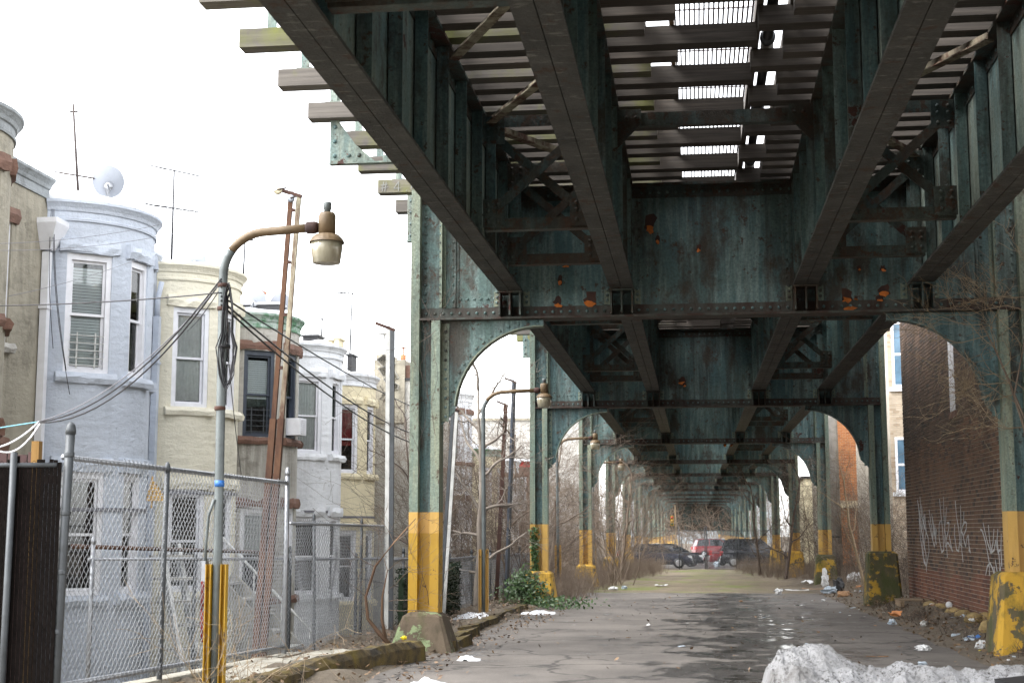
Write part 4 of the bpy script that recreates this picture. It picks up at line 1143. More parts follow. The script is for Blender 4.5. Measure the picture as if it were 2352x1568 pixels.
# other buildings on the right
def brick_block(name, label, x0, x1, y0, y1, z1, mat, wins, coping=None, group='buildings beyond the right columns'):
    t = thing(name, label, 'building', ((x0+x1)/2, y0, 0), group)
    m = MB(); m.box(x0, x1, y0+0.012, y1, -1, z1); w = m.build('wall', M['mortar_pale'], t)
    mb = MB(); z = -0.9; row = 0
    while z < z1-0.1:
        x = x0-(0.1 if row % 2 else 0)
        while x < x1:
            xa, xb = max(x, x0), min(x+0.205, x1)
            if xb-xa > 0.02 and not any(a < (xa+xb)/2 < b_ and c < z+0.03 < d for a, b_, c, d in wins):
                p = 0.004*R.random()
                mb.add([(xa,y0+0.012,z),(xb,y0+0.012,z),(xb,y0-p,z),(xa,y0-p,z),(xa,y0+0.012,z+0.063),(xb,y0+0.012,z+0.063),(xb,y0-p,z+0.063),(xa,y0-p,z+0.063)], [(3,2,6,7),(7,6,5,4),(0,1,2,3)])
            x += 0.215
        z += 0.0745; row += 1
    mb.build('brickwork', mat, w, kind='stuff')
    for a, b_, c, d in wins:
        m = MB(); m.box(a, a+0.08, y0-0.03, y0+0.01, c, d); m.box(b_-0.08, b_, y0-0.03, y0+0.01, c, d); m.box(a+0.08, b_-0.08, y0-0.03, y0+0.01, d-0.09, d); m.box(a+0.08, b_-0.08, y0-0.03, y0+0.01, c, c+0.09); m.box(a+0.08, b_-0.08, y0-0.025, y0+0.01, (c+d)/2-0.04, (c+d)/2+0.04)
        f = m.build('window', M['white_paint'], t)
        m = MB(); m.box(a+0.08, b_-0.08, y0-0.012, y0-0.006, c+0.09, d-0.09); m.build('pane', M['blue_glass'], f)
        m = MB(); m.box(a-0.12, b_+0.12, y0-0.08, y0+0.01, c-0.14, c-0.002); m.build('sill', M['st_white'], f)
    if coping is not None:
        m = MB(); m.box(x0-0.05, x1+0.05, y0-0.10, y1+0.05, z1, z1+0.16); m.build('coping', coping, t)
    return t
brick_block('buff_building', 'buff brick building with blue-tinted windows squeezed behind the dark brick corner', 6.6, 11.5, 49.5, 60, 10.5, M['brick_buff'], [(6.74, 8.2, 6.45, 8.7), (6.74, 8.2, 2.9, 4.75), (9.0, 10.4, 6.45, 8.7)], M['st_white'])
brick_block('orange_building', 'orange brick building behind the concrete pole beyond the second right column', 5.9, 15.5, 64.5, 74, 9.0, M['brick_orange'], [(7.6, 8.7, 3.3, 6.0), (12.2, 13.4, 3.3, 6.0)], M['st_yellow'])
m = MB(); m.box(5.85, 15.5, 64.28, 64.49, 2.62, 2.92); o = m.build('belt_course', M['st_yellow'], bpy.data.objects['orange_building'])
t = thing('pale_shed', 'pale wall of a low shed far behind the thicket on the right', 'building', (7, 84, 0), 'buildings beyond the right columns')
m = MB(); m.box(6.2, 9.6, 84, 92, -1, 4.6); m.build('wall', M['st_yellow'], t); m = MB(); m.box(6.1, 9.7, 83.9, 92.1, 4.601, 4.75); m.build('roof', M['roof_tar'], t)
t = thing('pale_building', 'pale pinkish building behind the left thicket beyond the second left column', 'building', (-12, 75, 0))
m = MB(); m.box(-17, -7.2, 98, 108, -3, 9.2); m.build('wall', M['st_cement'], t); m = MB(); m.box(-17.1, -7.1, 97.9, 108.1, 9.201, 9.4); m.build('coping', M['st_tan'], t)
m = MB(); cp = P(1924, 1310, 57)
t = thing('concrete_pole', 'thick round grey concrete pole behind the third right column', 'pole', (cp.x, 57, -0.4))
MB().tube([(cp.x, 57, -0.6), (cp.x-0.03, 57, 3), (cp.x-0.08, 57, 9.5)], [0.23, 0.215, 0.19], 16).build('shaft', M['concrete_pole'], t)
m = MB(); m.lathe([(0.228, 0), (0.228, 0.09)], (cp.x-0.02, 57, 1.35), 16); m.build('strap', M['galv_dark'], t)

# ------------------------------------------------------------------ lamp posts
def lamp_post(label, x, y, reach=1.0, first=True, cables=False):
    g = gz(y)
    t = thing('lamp_post', label, 'street lamp', (x, y, g), 'hooked lamp posts along the left fence')
    top = 4.50; r = 0.044
    pts = [(x, y, g-0.3), (x-0.01, y, 1.5), (x-0.03, y, 4.02)]
    for a in lin(175, 95, 9): pts.append((x-0.03+0.42+0.42*math.cos(math.radians(a)), y, 4.07+0.42*math.sin(math.radians(a))))
    xe = x+reach-0.16
    pts += [(x+0.55, y, top), (xe, y, top+0.02)]
    MB().tube(pts[:7], r, 12).build('pole', M['pole_grey'], t)
    MB().tube(pts[6:], [r*0.999]*6+[r*0.97]*(len(pts)-12), 12).build('arm', M['lamp_tan'] if first else M['pole_grey'], t) if False else MB().tube(pts[6:], r*0.97, 12).build('arm', M['lamp_tan'], t)
    m = MB(); m.lathe([(0.05,0),(0.062,0.02),(0.062,0.09),(0.05,0.12)], (xe-0.05, y, top+0.02), 12, 'x'); m.lathe([(0.033,0.12),(0.033,0.24)], (xe-0.05, y, top+0.02), 10, 'x')
    m.build('arm_clamp', M['rust_dark'], t)
    hx = x+reach
    c = (hx, y, 0)
    hd = MB().lathe([(0.083,4.455),(0.083,4.63),(0.072,4.66),(0.034,4.665)], c, 20).build('lamp_housing', M['lamp_tan'], t)
    MB().lathe([(0.034,4.666),(0.034,4.695),(0.040,4.70),(0.040,4.755),(0.036,4.765)], c, 16).build('photocell', M['pole_grey'], hd)
    m = MB(); n = 36; vs = []; prof = [(0.085,4.45),(0.115,4.44),(0.15,4.405),(0.168,4.375),(0.172,4.365)]
    for i, (rr, z) in enumerate(prof):
        for j in range(n):
            q = rr*(1+(0.018 if j % 2 and 0 < i < 3 else 0)); a = 2*math.pi*j/n; vs.append((hx+q*math.cos(a), y+q*math.sin(a), z))
    m.add(vs, [(i*n+j, (i+1)*n+j, (i+1)*n+(j+1) % n, i*n+(j+1) % n) for i in range(4) for j in range(n)], False); m.build('lamp_shade', M['lamp_tan'], t)
    MB().lathe([(0.155,4.363),(0.150,4.30),(0.132,4.165),(0.10,4.158),(0.0,4.156)], c, 24).build('refractor', M['refractor'], t)
    for dx, nm in ((-0.078, 0), (0.070, 1)):
        m = MB()
        m.box(x+dx-0.027, x+dx+0.027, y-0.005, y+0.005, g-0.3, 1.31+g*0.5); m.box(x+dx-0.027, x+dx-0.019, y-0.07, y-0.006, g-0.3, 1.31+g*0.5); m.box(x+dx+0.019, x+dx+0.027, y-0.07, y-0.006, g-0.3, 1.31+g*0.5)
        m.build('guard_channel', M['yellow'] if first else M['yellow_light'], t)
    if first:
        m = MB(); m.box(x-0.150, x-0.112, y-0.05, y+0.05, 1.13, 1.32); m.build('junction_box', M['galv'], t)
        m = MB(); m.tube([(x-0.13, y, 1.32), (x-0.125, y-0.01, 1.5), (x-0.10, y-0.03, 1.75), (x-0.045, y-0.04, 1.9)], 0.014, 6); m.build('conduit', M['pole_grey'], t)
        m = MB(); m.lathe([(0.047,0),(0.047,0.06)], (x-0.012, y, 2.02), 12); m.build('blue_tape', M['blue'], t)
        for z in (3.95, 3.72, 2.75):
            m = MB(); m.lathe([(0.05,0),(0.055,0.01),(0.055,0.03),(0.05,0.04)], (x-0.028, y, z), 12); m.build('band_clamp', M['rust_dark'], t)
    return t
lamp_post('first lamp post on the left, nearest, tan lamp head, black cable coil and blue tape', -4.50, 13.2, 1.0)
lamp_post('second lamp post, seen through the first arch, pale hooked pole', -4.36, 29.5, 1.26, False)
lamp_post('third lamp post, its tan lamp head hanging before the third left column', -4.30, 45.0, 1.19, False)
lamp_post('fourth lamp post, its arm poking out of the thicket', -4.30, 61.0, 1.19, False)
t = thing('cable_coil', 'hank of black cable strapped to the first lamp post', 'cable coil', (-4.5, 13.2, 3.0))
m = MB()
for i in range(6):
    a = 0.05+0.012*i; pts = []
    for q in range(22):
        th = 2*math.pi*q/21
        pts.append((-4.49+0.055+a*0.75*math.sin(th)*(1.25 if math.cos(th) < 0 else 0.6)+0.012*R.uniform(-1,1), 13.13-0.01*i, 3.46+(0.44+0.015*i)*math.cos(th)))
    m.tube(pts, 0.0062, 5)
m.build('loops', M['cable'], t, kind='stuff')
m = MB(); m.lathe([(0.06,0),(0.06,0.03)], (-4.49, 13.17, 3.35), 10); m.build('strap', M['black'], t)

# ------------------------------------------------------------------ clothesline poles
def twin_pole(label, base, top, gap, w, mats, battens=5, pulleys=False, sleeve=None, cat='pole'):
    t = thing('clothesline_pole', label, cat, base, 'old clothesline poles in the yards')
    base = Vector(base); top = Vector(top)
    for s in (-1, 1):
        off = Vector((s*gap/2, 0, 0))
        m = MB(); m.bar(base+off, top+off+Vector((0,0,-0.08 if s > 0 else 0)), w, w*0.8, (0,1,0)); m.build('channel', mats[0] if s < 0 else mats[1], t)
    m = MB()
    for i in range(battens):
        c = base.lerp(top, (i+0.6)/battens)+Vector((0, -w*0.45, 0)); m.box(c.x-gap/2+w/2, c.x+gap/2-w/2, c.y, c.y+0.02, c.z, c.z+0.05)
    if battens: m.build('battens', M['rust_dark'], t, kind='stuff')
    m = MB(); m.bar(top+Vector((-gap/2-0.22, 0, 0.05)), top+Vector((gap/2+0.04, 0, -0.08)), 0.05, 0.06, (0,1,0)); m.build('head_bar', M['rust_dark'], t)
    if sleeve:
        for s in (-1, 1):
            c0 = base.lerp(top, 0.0)+Vector((s*gap/2, -0.012, 0)); c1 = base.lerp(top, sleeve)+Vector((s*gap/2, -0.012, 0))
            m = MB(); m.bar(c0, c1, w*1.35, w*1.2, (0,1,0)); m.build('sleeve', M['rust'], t)
    return t
b0, t0 = P(598, 1300, 19.6), P(678, 440, 19.6)
twin_pole('tall leaning pole of two rusty channels behind the first lamp head', b0+Vector((0,0,-1.5)), t0, 0.115, 0.065, (M['rust'], M['rust_pale']), 9, sleeve=0.52)
for lab, px, py, r, mt in (('yellowed clothesline pulley hooked at top of the leaning rusty pole', 638, 437, 0.062, 'st_yellow'), ('bluish clothesline pulley beside the leaning rusty pole', 668, 456, 0.055, 'dish')):
    c = P(px, py, 19.5)
    t = thing('clothesline_pulley', lab, 'pulley', c, 'clothesline pulleys')
    m = MB(); m.lathe([(r*0.35,-0.022),(r,-0.02),(r*0.8,0),(r,0.02),(r*0.35,0.022)], c, 18, 'y'); m.build('wheel', M[mt], t)
    m = MB(); m.tube([c+Vector((0,-0.03,0)), c+Vector((r*1.4,-0.02,0.02)), c+Vector((0.13 if px < 650 else 0.09,0,0.03))], 0.012, 6); m.build('hook', M['antenna_rust'], t)
twin_pole('straight white and grey double pole just left of the nearest column', P(893, 1450, 23.6)+Vector((0,0,-0.5)), P(897, 748, 23.6), 0.075, 0.07, (M['white_grimy'], M['galv_dark']), 3)
twin_pole('leaning whitish pole with a rusty top inside the first arch', P(1020, 1260, 27)+Vector((-0.05,0,-1.5)), P(1045, 935, 27), 0.07, 0.06, (M['galv_dark'], M['white_grimy']), 0)
twin_pole('leaning rusty brown pole inside the first arch', P(1143, 1275, 36)+Vector((-0.05,0,-1.5)), P(1162, 925, 36), 0.05, 0.05, (M['rust_dark'], M['rust_dark']), 0)
twin_pole('leaning black pole inside the first arch, right of the brown one', P(1166, 1275, 36)+Vector((-0.05,0,-1.5)), P(1181, 872, 36), 0.055, 0.055, (M['dark_frame'], M['black']), 0)

# ------------------------------------------------------------------ chain-link fences
def chain(name, label, p0, p1, z0a, z1a, z0b, z1b, posts, rails=('top',), pitch=0.046, h=0.095, wr=0.0026, sag=0.0, mat='galv_wire', post_r=0.03, rail_r=0.022, spikes=True, group='chain-link fences on the left', prail='galv'):
    p0 = Vector((*p0, 0)); p1 = Vector((*p1, 0)); d = p1-p0; L = d.length; u = d.normalized(); nn = Vector((u.y, -u.x, 0))
    t = thing(name, label, 'fence', (p0.x, p0.y, z0a), group)
    for pp in posts:
        f, r, zt, m_ = pp[:4]
        q = p0+d*f; zb = z0a+(z0b-z0a)*f
        lean = pp[4] if len(pp) > 4 else 0
        m = MB(); m.tube([(q.x, q.y, zb-0.9), (q.x+lean*0.6, q.y, zb+(zt-zb)*0.6), (q.x+lean, q.y, zt)], r, 12); po = m.build('post', M[m_], t)
        m = MB(); m.lathe([(r*1.12,-0.02),(r*1.12,0.02),(r*0.9,0.06),(r*0.35,0.085)], (q.x+lean, q.y, zt), 12); m.build('post_cap', M[m_], po)
        if r > 0.032:
            for zz in lin(zb+0.5, zt-0.22, 4):
                m = MB(); ff = (zz-zb)/(zt-zb); m.lathe([(r*1.1,0),(r*1.14,0.01),(r*1.14,0.035),(r*1.1,0.045)], (q.x+lean*ff, q.y, zz), 12); m.build('band', M[m_], po)
    for rl in rails:
        f = {'top': 1.0, 'bottom': 0.03, 'mid': 0.5}[rl] if isinstance(rl, str) else rl
        za = z0a+(z1a-z0a)*f; zb = z0b+(z1b-z0b)*f
        m = MB(); m.tube([(p0.x, p0.y, za), (p1.x, p1.y, zb)], rail_r, 8); m.build('rail', M[prail], t)
    m = MB(); n = int(L/pitch)
    off = -nn*0.03 if True else nn*0
    for i in range(n):
        uu = i*pitch+pitch/2; f = uu/L
        za = z0a+(z0b-z0a)*f; zb = z1a+(z1b-z1a)*f+(0.045 if spikes else 0)
        k = int((zb-za)/(h/2)); vs = []; fs = []
        for j in range(k+1):
            s = 1 if (j+i) % 2 else -1
            z = za+j*h/2
            bulge = sag*math.sin(math.pi*j/k)*noise.noise(Vector((uu*0.8, z*0.9, p0.x)))
            c = p0+u*(uu+s*pitch/2)+nn*(0.03+bulge+0.003*(1 if (j//1) % 2 else -1))+Vector((0, 0, z+sag*0.3*noise.noise(Vector((uu*0.5, 0, 3)))))
            vs += [c+u*wr, c-u*wr*0.5+nn*wr*0.9, c-u*wr*0.5-nn*wr*0.9]
        for j in range(k):
            for q in range(3): fs.append((j*3+q, j*3+(q+1) % 3, j*3+3+(q+1) % 3, j*3+3+q))
        m.add(vs, fs, True)
    m.build('chain_link_mesh', M[mat], t, kind='stuff')
    return t
chain('chain_link_fence', 'tall chain-link fence panel on the left between the dark slats and the rusty pole', (-5.47, 11.85), (-5.27, 18.1), 0.22, 2.24, 0.07, 2.22,
      [(0.0, 0.040, 2.46, 'galv_dark', 0.06), (0.36, 0.028, 2.22, 'galv_dark', 0.02), (1.0, 0.032, 2.34, 'galv')], ('top', 'bottom'), wr=0.0033, rail_r=0.026, sag=0.04, prail='galv')
chain('chain_link_fence', 'lower sagging chain-link fence between the tall panel and the white double pole', (-5.26, 18.25), (-5.20, 24.1), -0.10, 1.70, -0.22, 1.68,
      [(0.22, 0.022, 1.76, 'galv_dark', -0.05), (0.66, 0.022, 1.72, 'galv_dark', 0.0), (0.985, 0.026, 1.88, 'galv')], ('top',), wr=0.0034, sag=0.22)
chain('chain_link_fence', 'low chain-link fence beyond the first arch, behind the second lamp post', (-5.15, 29.8), (-5.15, 45.0), -0.25, 1.02, -0.4, 0.92,
      [(f, 0.028, 1.1, 'galv_dark') for f in (0.0, 0.2, 0.4, 0.6, 0.8, 1.0)], ('top',), pitch=0.05, h=0.12, wr=0.004, sag=0.05)
chain('yard_fence', 'low yard fence with a galvanised rail seen through the tall chain-link panel', (-8.0, 18.2), (-6.05, 21.0), -1.2, 1.23, -1.2, 1.19,
      [(0.02, 0.03, 1.45, 'galv'), (0.5, 0.025, 1.2, 'galv_dark'), (1.0, 0.028, 1.3, 'galv_dark')], ('top',), wr=0.003, pitch=0.04, h=0.1)
chain('yard_fence', 'low yard fence with a galvanised rail seen through the sagging chain-link fence', (-5.98, 21.1), (-5.55, 27.0), -1.2, 1.18, -1.2, 1.08,
      [(0.5, 0.025, 1.15, 'galv_dark'), (1.0, 0.028, 1.2, 'galv_dark')], ('top',), wr=0.003, pitch=0.045, h=0.1)
m = MB(); m.tube([P(166, 1254, 18.4), P(593, 1267, 25.0)], 0.032, 8); o = m.build('rusty_pipe', M['rust'], None); tag(o, 'long rusty red pipe lying across the yard behind the tall fence', 'pipe')
# black slatted panel at the far left
t = thing('slatted_fence', 'black slatted chain-link fence filling the lower left corner', 'fence', (-5.7, 11.8, 0))
Y0 = 11.80
for i in range(28):
    x = -5.475-0.0385*i
    m = MB(); m.box(x-0.017, x+0.017, Y0-0.004, Y0+0.004, -0.4+0.01*R.random(), 2.20+R.uniform(-0.03, 0.05)); m.build('slat', M['black_slat'], t)
m = MB(); n = 30
for i in range(n):
    uu = -5.46-i*0.0375; vs = []; fs = []; k = 58
    for j in range(k+1):
        s = 1 if (j+i) % 2 else -1
        c = Vector((uu+s*0.01875, Y0-0.012, -0.4+j*0.045)); w = 0.0022
        vs += [c+Vector((w, 0, 0)), c+Vector((-w/2, -w, 0)), c+Vector((-w/2, w, 0))]
    for j in range(k):
        for q in range(3): fs.append((j*3+q, j*3+(q+1) % 3, j*3+3+(q+1) % 3, j*3+3+q))
    m.add(vs, fs, True)
m.build('chain_link_mesh', M['black_slat'], t, kind='stuff')
m = MB(); m.tube([(-5.5, Y0, 2.17), (-6.8, Y0, 2.17)], 0.022, 8); m.build('rail', M['galv_dark'], t)
m = MB(); m.tube([(-5.90, Y0-0.04, -0.5), (-5.88, Y0-0.04, 2.28)], 0.03, 10); m.build('post', M['galv_dark'], t)
# ochre timber post and brown boards behind it
a = P(86, 1010, 15.5)
m = MB(); m.box(a.x-0.045, a.x+0.045, 15.45, 15.54, -2.3, 2.62); o = m.build('timber_post', M['wood_orange']); tag(o, 'ochre timber post rising behind the black slatted fence', 'post')
t = thing('board_fence', 'dark brown board fence far left behind the black slats', 'fence', (-7.8, 15.9, -2.3))
for i in range(16):
    x = -7.72-0.125*i
    m = MB(); m.box(x-0.055, x+0.055, 15.9, 15.925, -2.3, 2.50+R.uniform(-0.04, 0.04)); m.build('board', M['fence_brown'], t)
m = MB(); m.box(-9.4, -7.40, 15.86, 15.899, 2.15, 2.24); m.build('cross_rail', M['fence_brown'], t)
# hedge-like green privacy fence by the nearest column
t = thing('hedge_fence', 'dark green artificial hedge fence behind the nearest left column', 'fence', (-4.6, 25, 0))
m = MB()
for i in range(9000):
    x = R.uniform(-5.15, -4.93); y = R.uniform(24.3, 30.2); z = R.uniform(-0.3, 0.93+0.05*R.random())
    d = Vector((R.uniform(-1,1), R.uniform(-1,1), R.uniform(-0.6,1))).normalized()*0.07; e = d.cross(Vector((R.random(), R.random(), R.random()))).normalized()*0.012
    p = Vector((x, y, z)); m.add([p-e, p+e, p+d], [(0,1,2)])
m.build('foliage', M['hedge'], t, kind='stuff')
m = MB(); m.box(-5.09, -5.0, 24.35, 30.2, -0.4, 0.86); m.build('backing', M['hedge'], t)
m = MB(); m.tube([(-5.2, 24.3, 1.10), (-5.2, 30.2, 1.08)], 0.025, 8)
m.build('rail', M['galv'], t)

# ------------------------------------------------------------------ kerb beam, slabs, yard things
t0_ = [(-4.75, 12.9), (-4.52, 14.6), (-4.25, 16.2), (-3.98, 17.5), (-3.70, 18.85)]
t = thing('kerb_beam', 'mossy brown kerb beam running to the foot of the nearest left column', 'kerb', (-4.2, 16, 0))
m = MB(); vs = []; fs = []
K = 60
for i in range(K+1):
    f = i/K*(len(t0_)-1); q = min(int(f), len(t0_)-2); f -= q
    x = t0_[q][0]*(1-f)+t0_[q+1][0]*f; y = t0_[q][1]*(1-f)+t0_[q+1][1]*f
    for (dx, z) in ((-0.16,-0.15),(-0.16,0.11),(-0.12,0.16),(0.08,0.17),(0.14,0.12),(0.16,-0.15)):
        j = 0.030*noise.noise(Vector((x*5+dx*9, y*5, z*9)))+0.03*noise.noise(Vector((x*2, y*2, z*3)))
        hh = 1.55*(0.6+0.4*smooth(14, 17, y))
        vs.append((x+dx+j, y+0.15*dx, gz(y)+(z*hh if z > 0 else z)+j))
for i in range(K):
    for q in range(5): fs.append((i*6+q, i*6+q+1, (i+1)*6+q+1, (i+1)*6+q))
fs.append(tuple(range(5,-1,-1))); fs.append(tuple(K*6+q for q in range(6)))
m.add(vs, fs); m.build('beam', M['kerb'], t)
t = thing('kerb_beam', 'low broken mossy kerb beyond the nearest left column', 'kerb', (-3.9, 22, 0))
m = MB()
for (y0, y1, x0) in ((20.4, 21.8, -3.55), (21.9, 24.0, -3.75), (24.2, 27.8, -3.9), (28.2, 33.5, -4.0)):
    m = MB(); vs = []; fs = []
    for i in range(13):
        y = y0+(y1-y0)*i/12
        for (dx, z) in ((-0.15,-0.2),(-0.14,0.10),(0.10,0.13),(0.16,-0.2)):
            j = 0.06*noise.noise(Vector((x0*3+dx*9, y*3, z*6))); vs.append((x0+dx+j, y, gz(y)+z+j))
    for i in range(12):
        for q in range(3): fs.append((i*4+q, i*4+q+1, (i+1)*4+q+1, (i+1)*4+q))
    fs += [(3,2,1,0), (48,49,50,51)]
    m.add(vs, fs); m.build('kerb_block', M['kerb'], t)
t = thing('fence_footing', 'pale timber and concrete footing under the tall chain-link panel', 'footing', (-5.4, 15, 0))
m = MB(); m.bar((-5.62, 11.9, 0.10), (-5.20, 18.35, -0.02), 0.22, 0.12); m.build('plank', M['slab'], t)
m = MB(); m.bar((-5.50, 12.2, 0.02), (-5.06, 18.2, -0.08), 0.16, 0.16); m.build('plank', M['wood_brown'], t)
for lab, (cx, cy, sx, sy, rz_) in (('broken concrete slab beside the mossy kerb beam, nearest the fence footing', (-4.85, 15.6, 0.32, 1.1, 0.12)), ('smaller cracked concrete slab behind the mossy kerb beam', (-4.6, 17.4, 0.28, 0.7, -0.15))):
    m = MB(); u = Vector((math.cos(rz_), math.sin(rz_), 0.03)); v = Vector((-math.sin(rz_), math.cos(rz_), 0.02))
    poly = [(-sx,-sy),(sx*0.6,-sy*0.9),(sx,-sy*0.2),(sx*0.8,sy*0.7),(0,sy),(-sx*0.9,sy*0.6)]
    f0 = lambda p: Vector((cx, cy, 0.02))+u*p[0]+v*p[1]; f1 = lambda p: Vector((cx, cy, 0.10))+u*p[0]+v*p[1]
    m.prism(poly, f0, f1); o = m.build('concrete_slab', M['slab']); tag(o, lab, 'concrete slab')
# things in the yards seen through the fence
def bin_(label, c, h, r, mat, lid=True):
    t = thing('garbage_bin', label, 'bin', c, 'bins in the yards')
    m = MB(); m.lathe([(r*0.82,0),(r*0.85,0.04),(r,h*0.92),(r*1.06,h*0.93),(r*1.06,h*0.97)], c, 16); m.build('body', M[mat], t)
    m = MB(); m.lathe([(r*1.08,h*0.971),(r*1.02,h*1.03),(r*0.4,h*1.08),(0.02,h*1.09)], c, 16); m.build('lid', M[mat], t)
    m = MB(); m.tube([(c[0]-r*0.2, c[1]-0.01, c[2]+h*1.08), (c[0], c[1], c[2]+h*1.16), (c[0]+r*0.2, c[1]+0.01, c[2]+h*1.08)], 0.015, 6); m.build('handle', M[mat], t)
bin_('black rubbish bin in the grey-blue house yard, left one', (-7.75, 20.3, -1.75), 0.95, 0.32, 'black')
bin_('black rubbish bin in the cream house yard, right one', (-7.05, 20.9, -1.75), 1.0, 0.30, 'bag_black')
m = MB(); m.box(-9.4, -5.6, 17.5, 30, -2.36, -1.78); o = m.build('yard_terrace', M['slab'], kind='structure')
t = thing('yard_stairs', 'white-edged stairs going down in the yard behind the sagging fence', 'stairs', (-7.2, 25, -1.8))
for s, nm in ((-0.45, 'stringer'), (0.45, 'stringer')):
    m = MB(); m.bar((-8.6, 25.4+s, 0.75), (-5.9, 25.0+s, -1.75), 0.06, 0.28, (0,0,1)); m.build(nm, M['slab'], t)
for i in range(9):
    f = (i+0.5)/9
    m = MB(); c = Vector((-8.6, 25.4, 0.75)).lerp(Vector((-5.9, 25.0, -1.75)), f); m.box(c.x-0.14, c.x+0.14, c.y-0.42, c.y+0.42, c.z+0.03, c.z+0.07); m.build('tread', M['st_cement'], t)
m = MB(); m.tube([(-8.6, 24.9, 1.65), (-5.9, 24.5, -0.85)], 0.025, 8); m.build('handrail', M['white_grimy'], t)
for i in range(5):
    c = Vector((-8.6, 24.9, 0.8)).lerp(Vector((-5.9, 24.5, -1.7)), (i+0.5)/5); m = MB(); m.tube([c, c+Vector((0,0,0.85))], 0.016, 6); m.build('baluster', M['white_grimy'], t)
t = thing('yard_stairs', 'stairs with a white slanted stringer beside the cream house', 'stairs', (-8.4, 23, -1.8))
for s in (-0.4, 0.4):
    m = MB(); m.bar((-9.3, 24.6+s, 1.3), (-7.9, 22.6+s, -1.75), 0.06, 0.26); m.build('stringer', M['white_grimy'], t)
for i in range(8):
    c = Vector((-9.3, 24.6, 1.3)).lerp(Vector((-7.9, 22.6, -1.75)), (i+0.5)/8); m = MB(); m.ob(c, Vector((0.57,-0.82,0)), Vector((0.82,0.57,0)), Vector((0,0,1)), (-0.13,0.13), (-0.36,0.36), (0.03,0.07)); m.build('tread', M['st_cement'], t)
m = MB()
for i in range(7):
    zz = P(350, 1105, 21.5); w_ = 0.02+0.032*i
    m.box(zz.x-w_*0.3-0.03, zz.x+w_+0.02, 21.5, 21.53, zz.z-0.045*i-0.035, zz.z-0.045*i)
c = P(348, 1100, 21.5); m.box(c.x-0.012, c.x+0.012, 21.531, 21.55, c.z-0.45, c.z+0.05)
o = m.build('lattice_ornament', M['wood_orange']); tag(o, 'small stepped yellow lattice ornament hanging before the grey-blue house', 'ornament', kind='thing')
o.data.materials[0] = M['yellow_light']
m = MB(); m.box(-7.55, -7.2, 21.6, 21.9, -1.0, -0.55); m.box(-7.57, -7.18, 21.58, 21.92, -0.549, -0.52); o = m.build('storage_crate', M['cardboard']); tag(o, 'tan box on the yard wall behind the tall fence', 'box')
m = MB(); m.box(-7.6, -6.1, 21.55, 22.2, -1.79, -1.0); o = m.build('yard_wall', M['slab']); tag(o, 'low grey yard wall behind the tall fence', 'wall')
m = MB(); a, c = P(467, 1305, 22), P(463, 1400, 22); m.tube([a, c], 0.03, 8); m.tube([c, c+Vector((0.02,0,-0.5))], 0.028, 8); o = m.build('red_post', M['red_paint']); tag(o, 'bright red metal post in the cream house yard', 'post')

# ------------------------------------------------------------------ wires
def wire(label, a, c, sag, r=0.010, mat='cable', n=14, group='overhead cables'):
    a = Vector(a); c = Vector(c)
    pts = [a.lerp(c, i/n)-Vector((0,0,4*sag*(i/n)*(1-i/n))) for i in range(n+1)]
    m = MB(); m.tube(pts, r, 5); o = m.build('overhead_cable', M[mat], a if False else None, origin=a); return tag(o, label, 'cable', group)
LP = lambda py: P(508, py, 13.15)
wire('upper thick black cable sagging left from the first lamp post', LP(640), P(92, 968, 15.2), 0.30, 0.0085)
wire('lower thick black cable sagging left from the first lamp post', LP(646), P(88, 970, 15.2), 0.36, 0.0085)
wire('thin grey cable sagging left from the first lamp post', LP(650), P(95, 966, 15.2), 0.22, 0.006, 'cable_grey')
wire('single dark wire running level across the grey-blue house', LP(672), P(-30, 702, 15.5), 0.03, 0.007)
wire('thin dark wire rising from the lamp post to the cream house', LP(660), P(430, 760, 27), 0.05, 0.006)
wire('upper thick black cable running right from the lamp post past the white house', LP(690), P(1000, 1010, 30), 0.25, 0.011)
wire('lower thick black cable running right from the lamp post past the white house', LP(700), P(1000, 1030, 30), 0.28, 0.011)
wire('thin wire running right from the lamp post to the nearest column', LP(680), P(1020, 960, 40), 0.15, 0.010)
wire('thin black wire dropping from the cable coil down the cream house', P(520, 770, 13.15), P(556, 1100, 22), 0.1, 0.005)
wire('higher pale clothesline crossing the grey-blue house', P(-20, 560, 17), P(640, 436, 19.5), 0.18, 0.0035, 'cable_grey', group='clotheslines')
wire('lower pale clothesline crossing the grey-blue house', P(-20, 575, 17), P(668, 460, 19.5), 0.2, 0.0035, 'cable_grey', group='clotheslines')
wire('pale clothesline crossing the tan and grey-blue windows', P(20, 680, 17.5), P(330, 590, 22), 0.05, 0.004, 'cable_grey', group='clotheslines')
wire('pair of white cables drooping at the ochre post, upper one', P(90, 968, 15.4), P(-20, 1030, 15.0), 0.06, 0.011, 'cable_white')
wire('pair of white cables drooping at the ochre post, lower one', P(92, 972, 15.3), P(0, 1036, 15.0), 0.12, 0.011, 'cable_white')
wire('pale blue rope stretched left from the ochre post', P(90, 968, 15.5), P(-20, 985, 15.4), 0.0, 0.008, 'cable_blue')
for lab, a, c, s in (('left of three dark cables hanging down the grey-blue wall', (118, 480), (122, 800), 0.05), ('middle of three dark cables hanging down the grey-blue wall', (121, 480), (160, 905), 0.08), ('right of three dark cables hanging down the grey-blue wall', (124, 480), (152, 850), 0.06)):
    a_ = P(*a, 21.75); c_ = P(*c, 21.55)
    m = MB(); m.tube([a_.lerp(c_, i/8)+Vector((-s*math.sin(math.pi*i/8), 0, 0)) for i in range(9)], 0.006, 5); o = m.build('hanging_cable', M['cable'], origin=a_); tag(o, lab, 'cable', 'cables hanging on the grey-blue house')

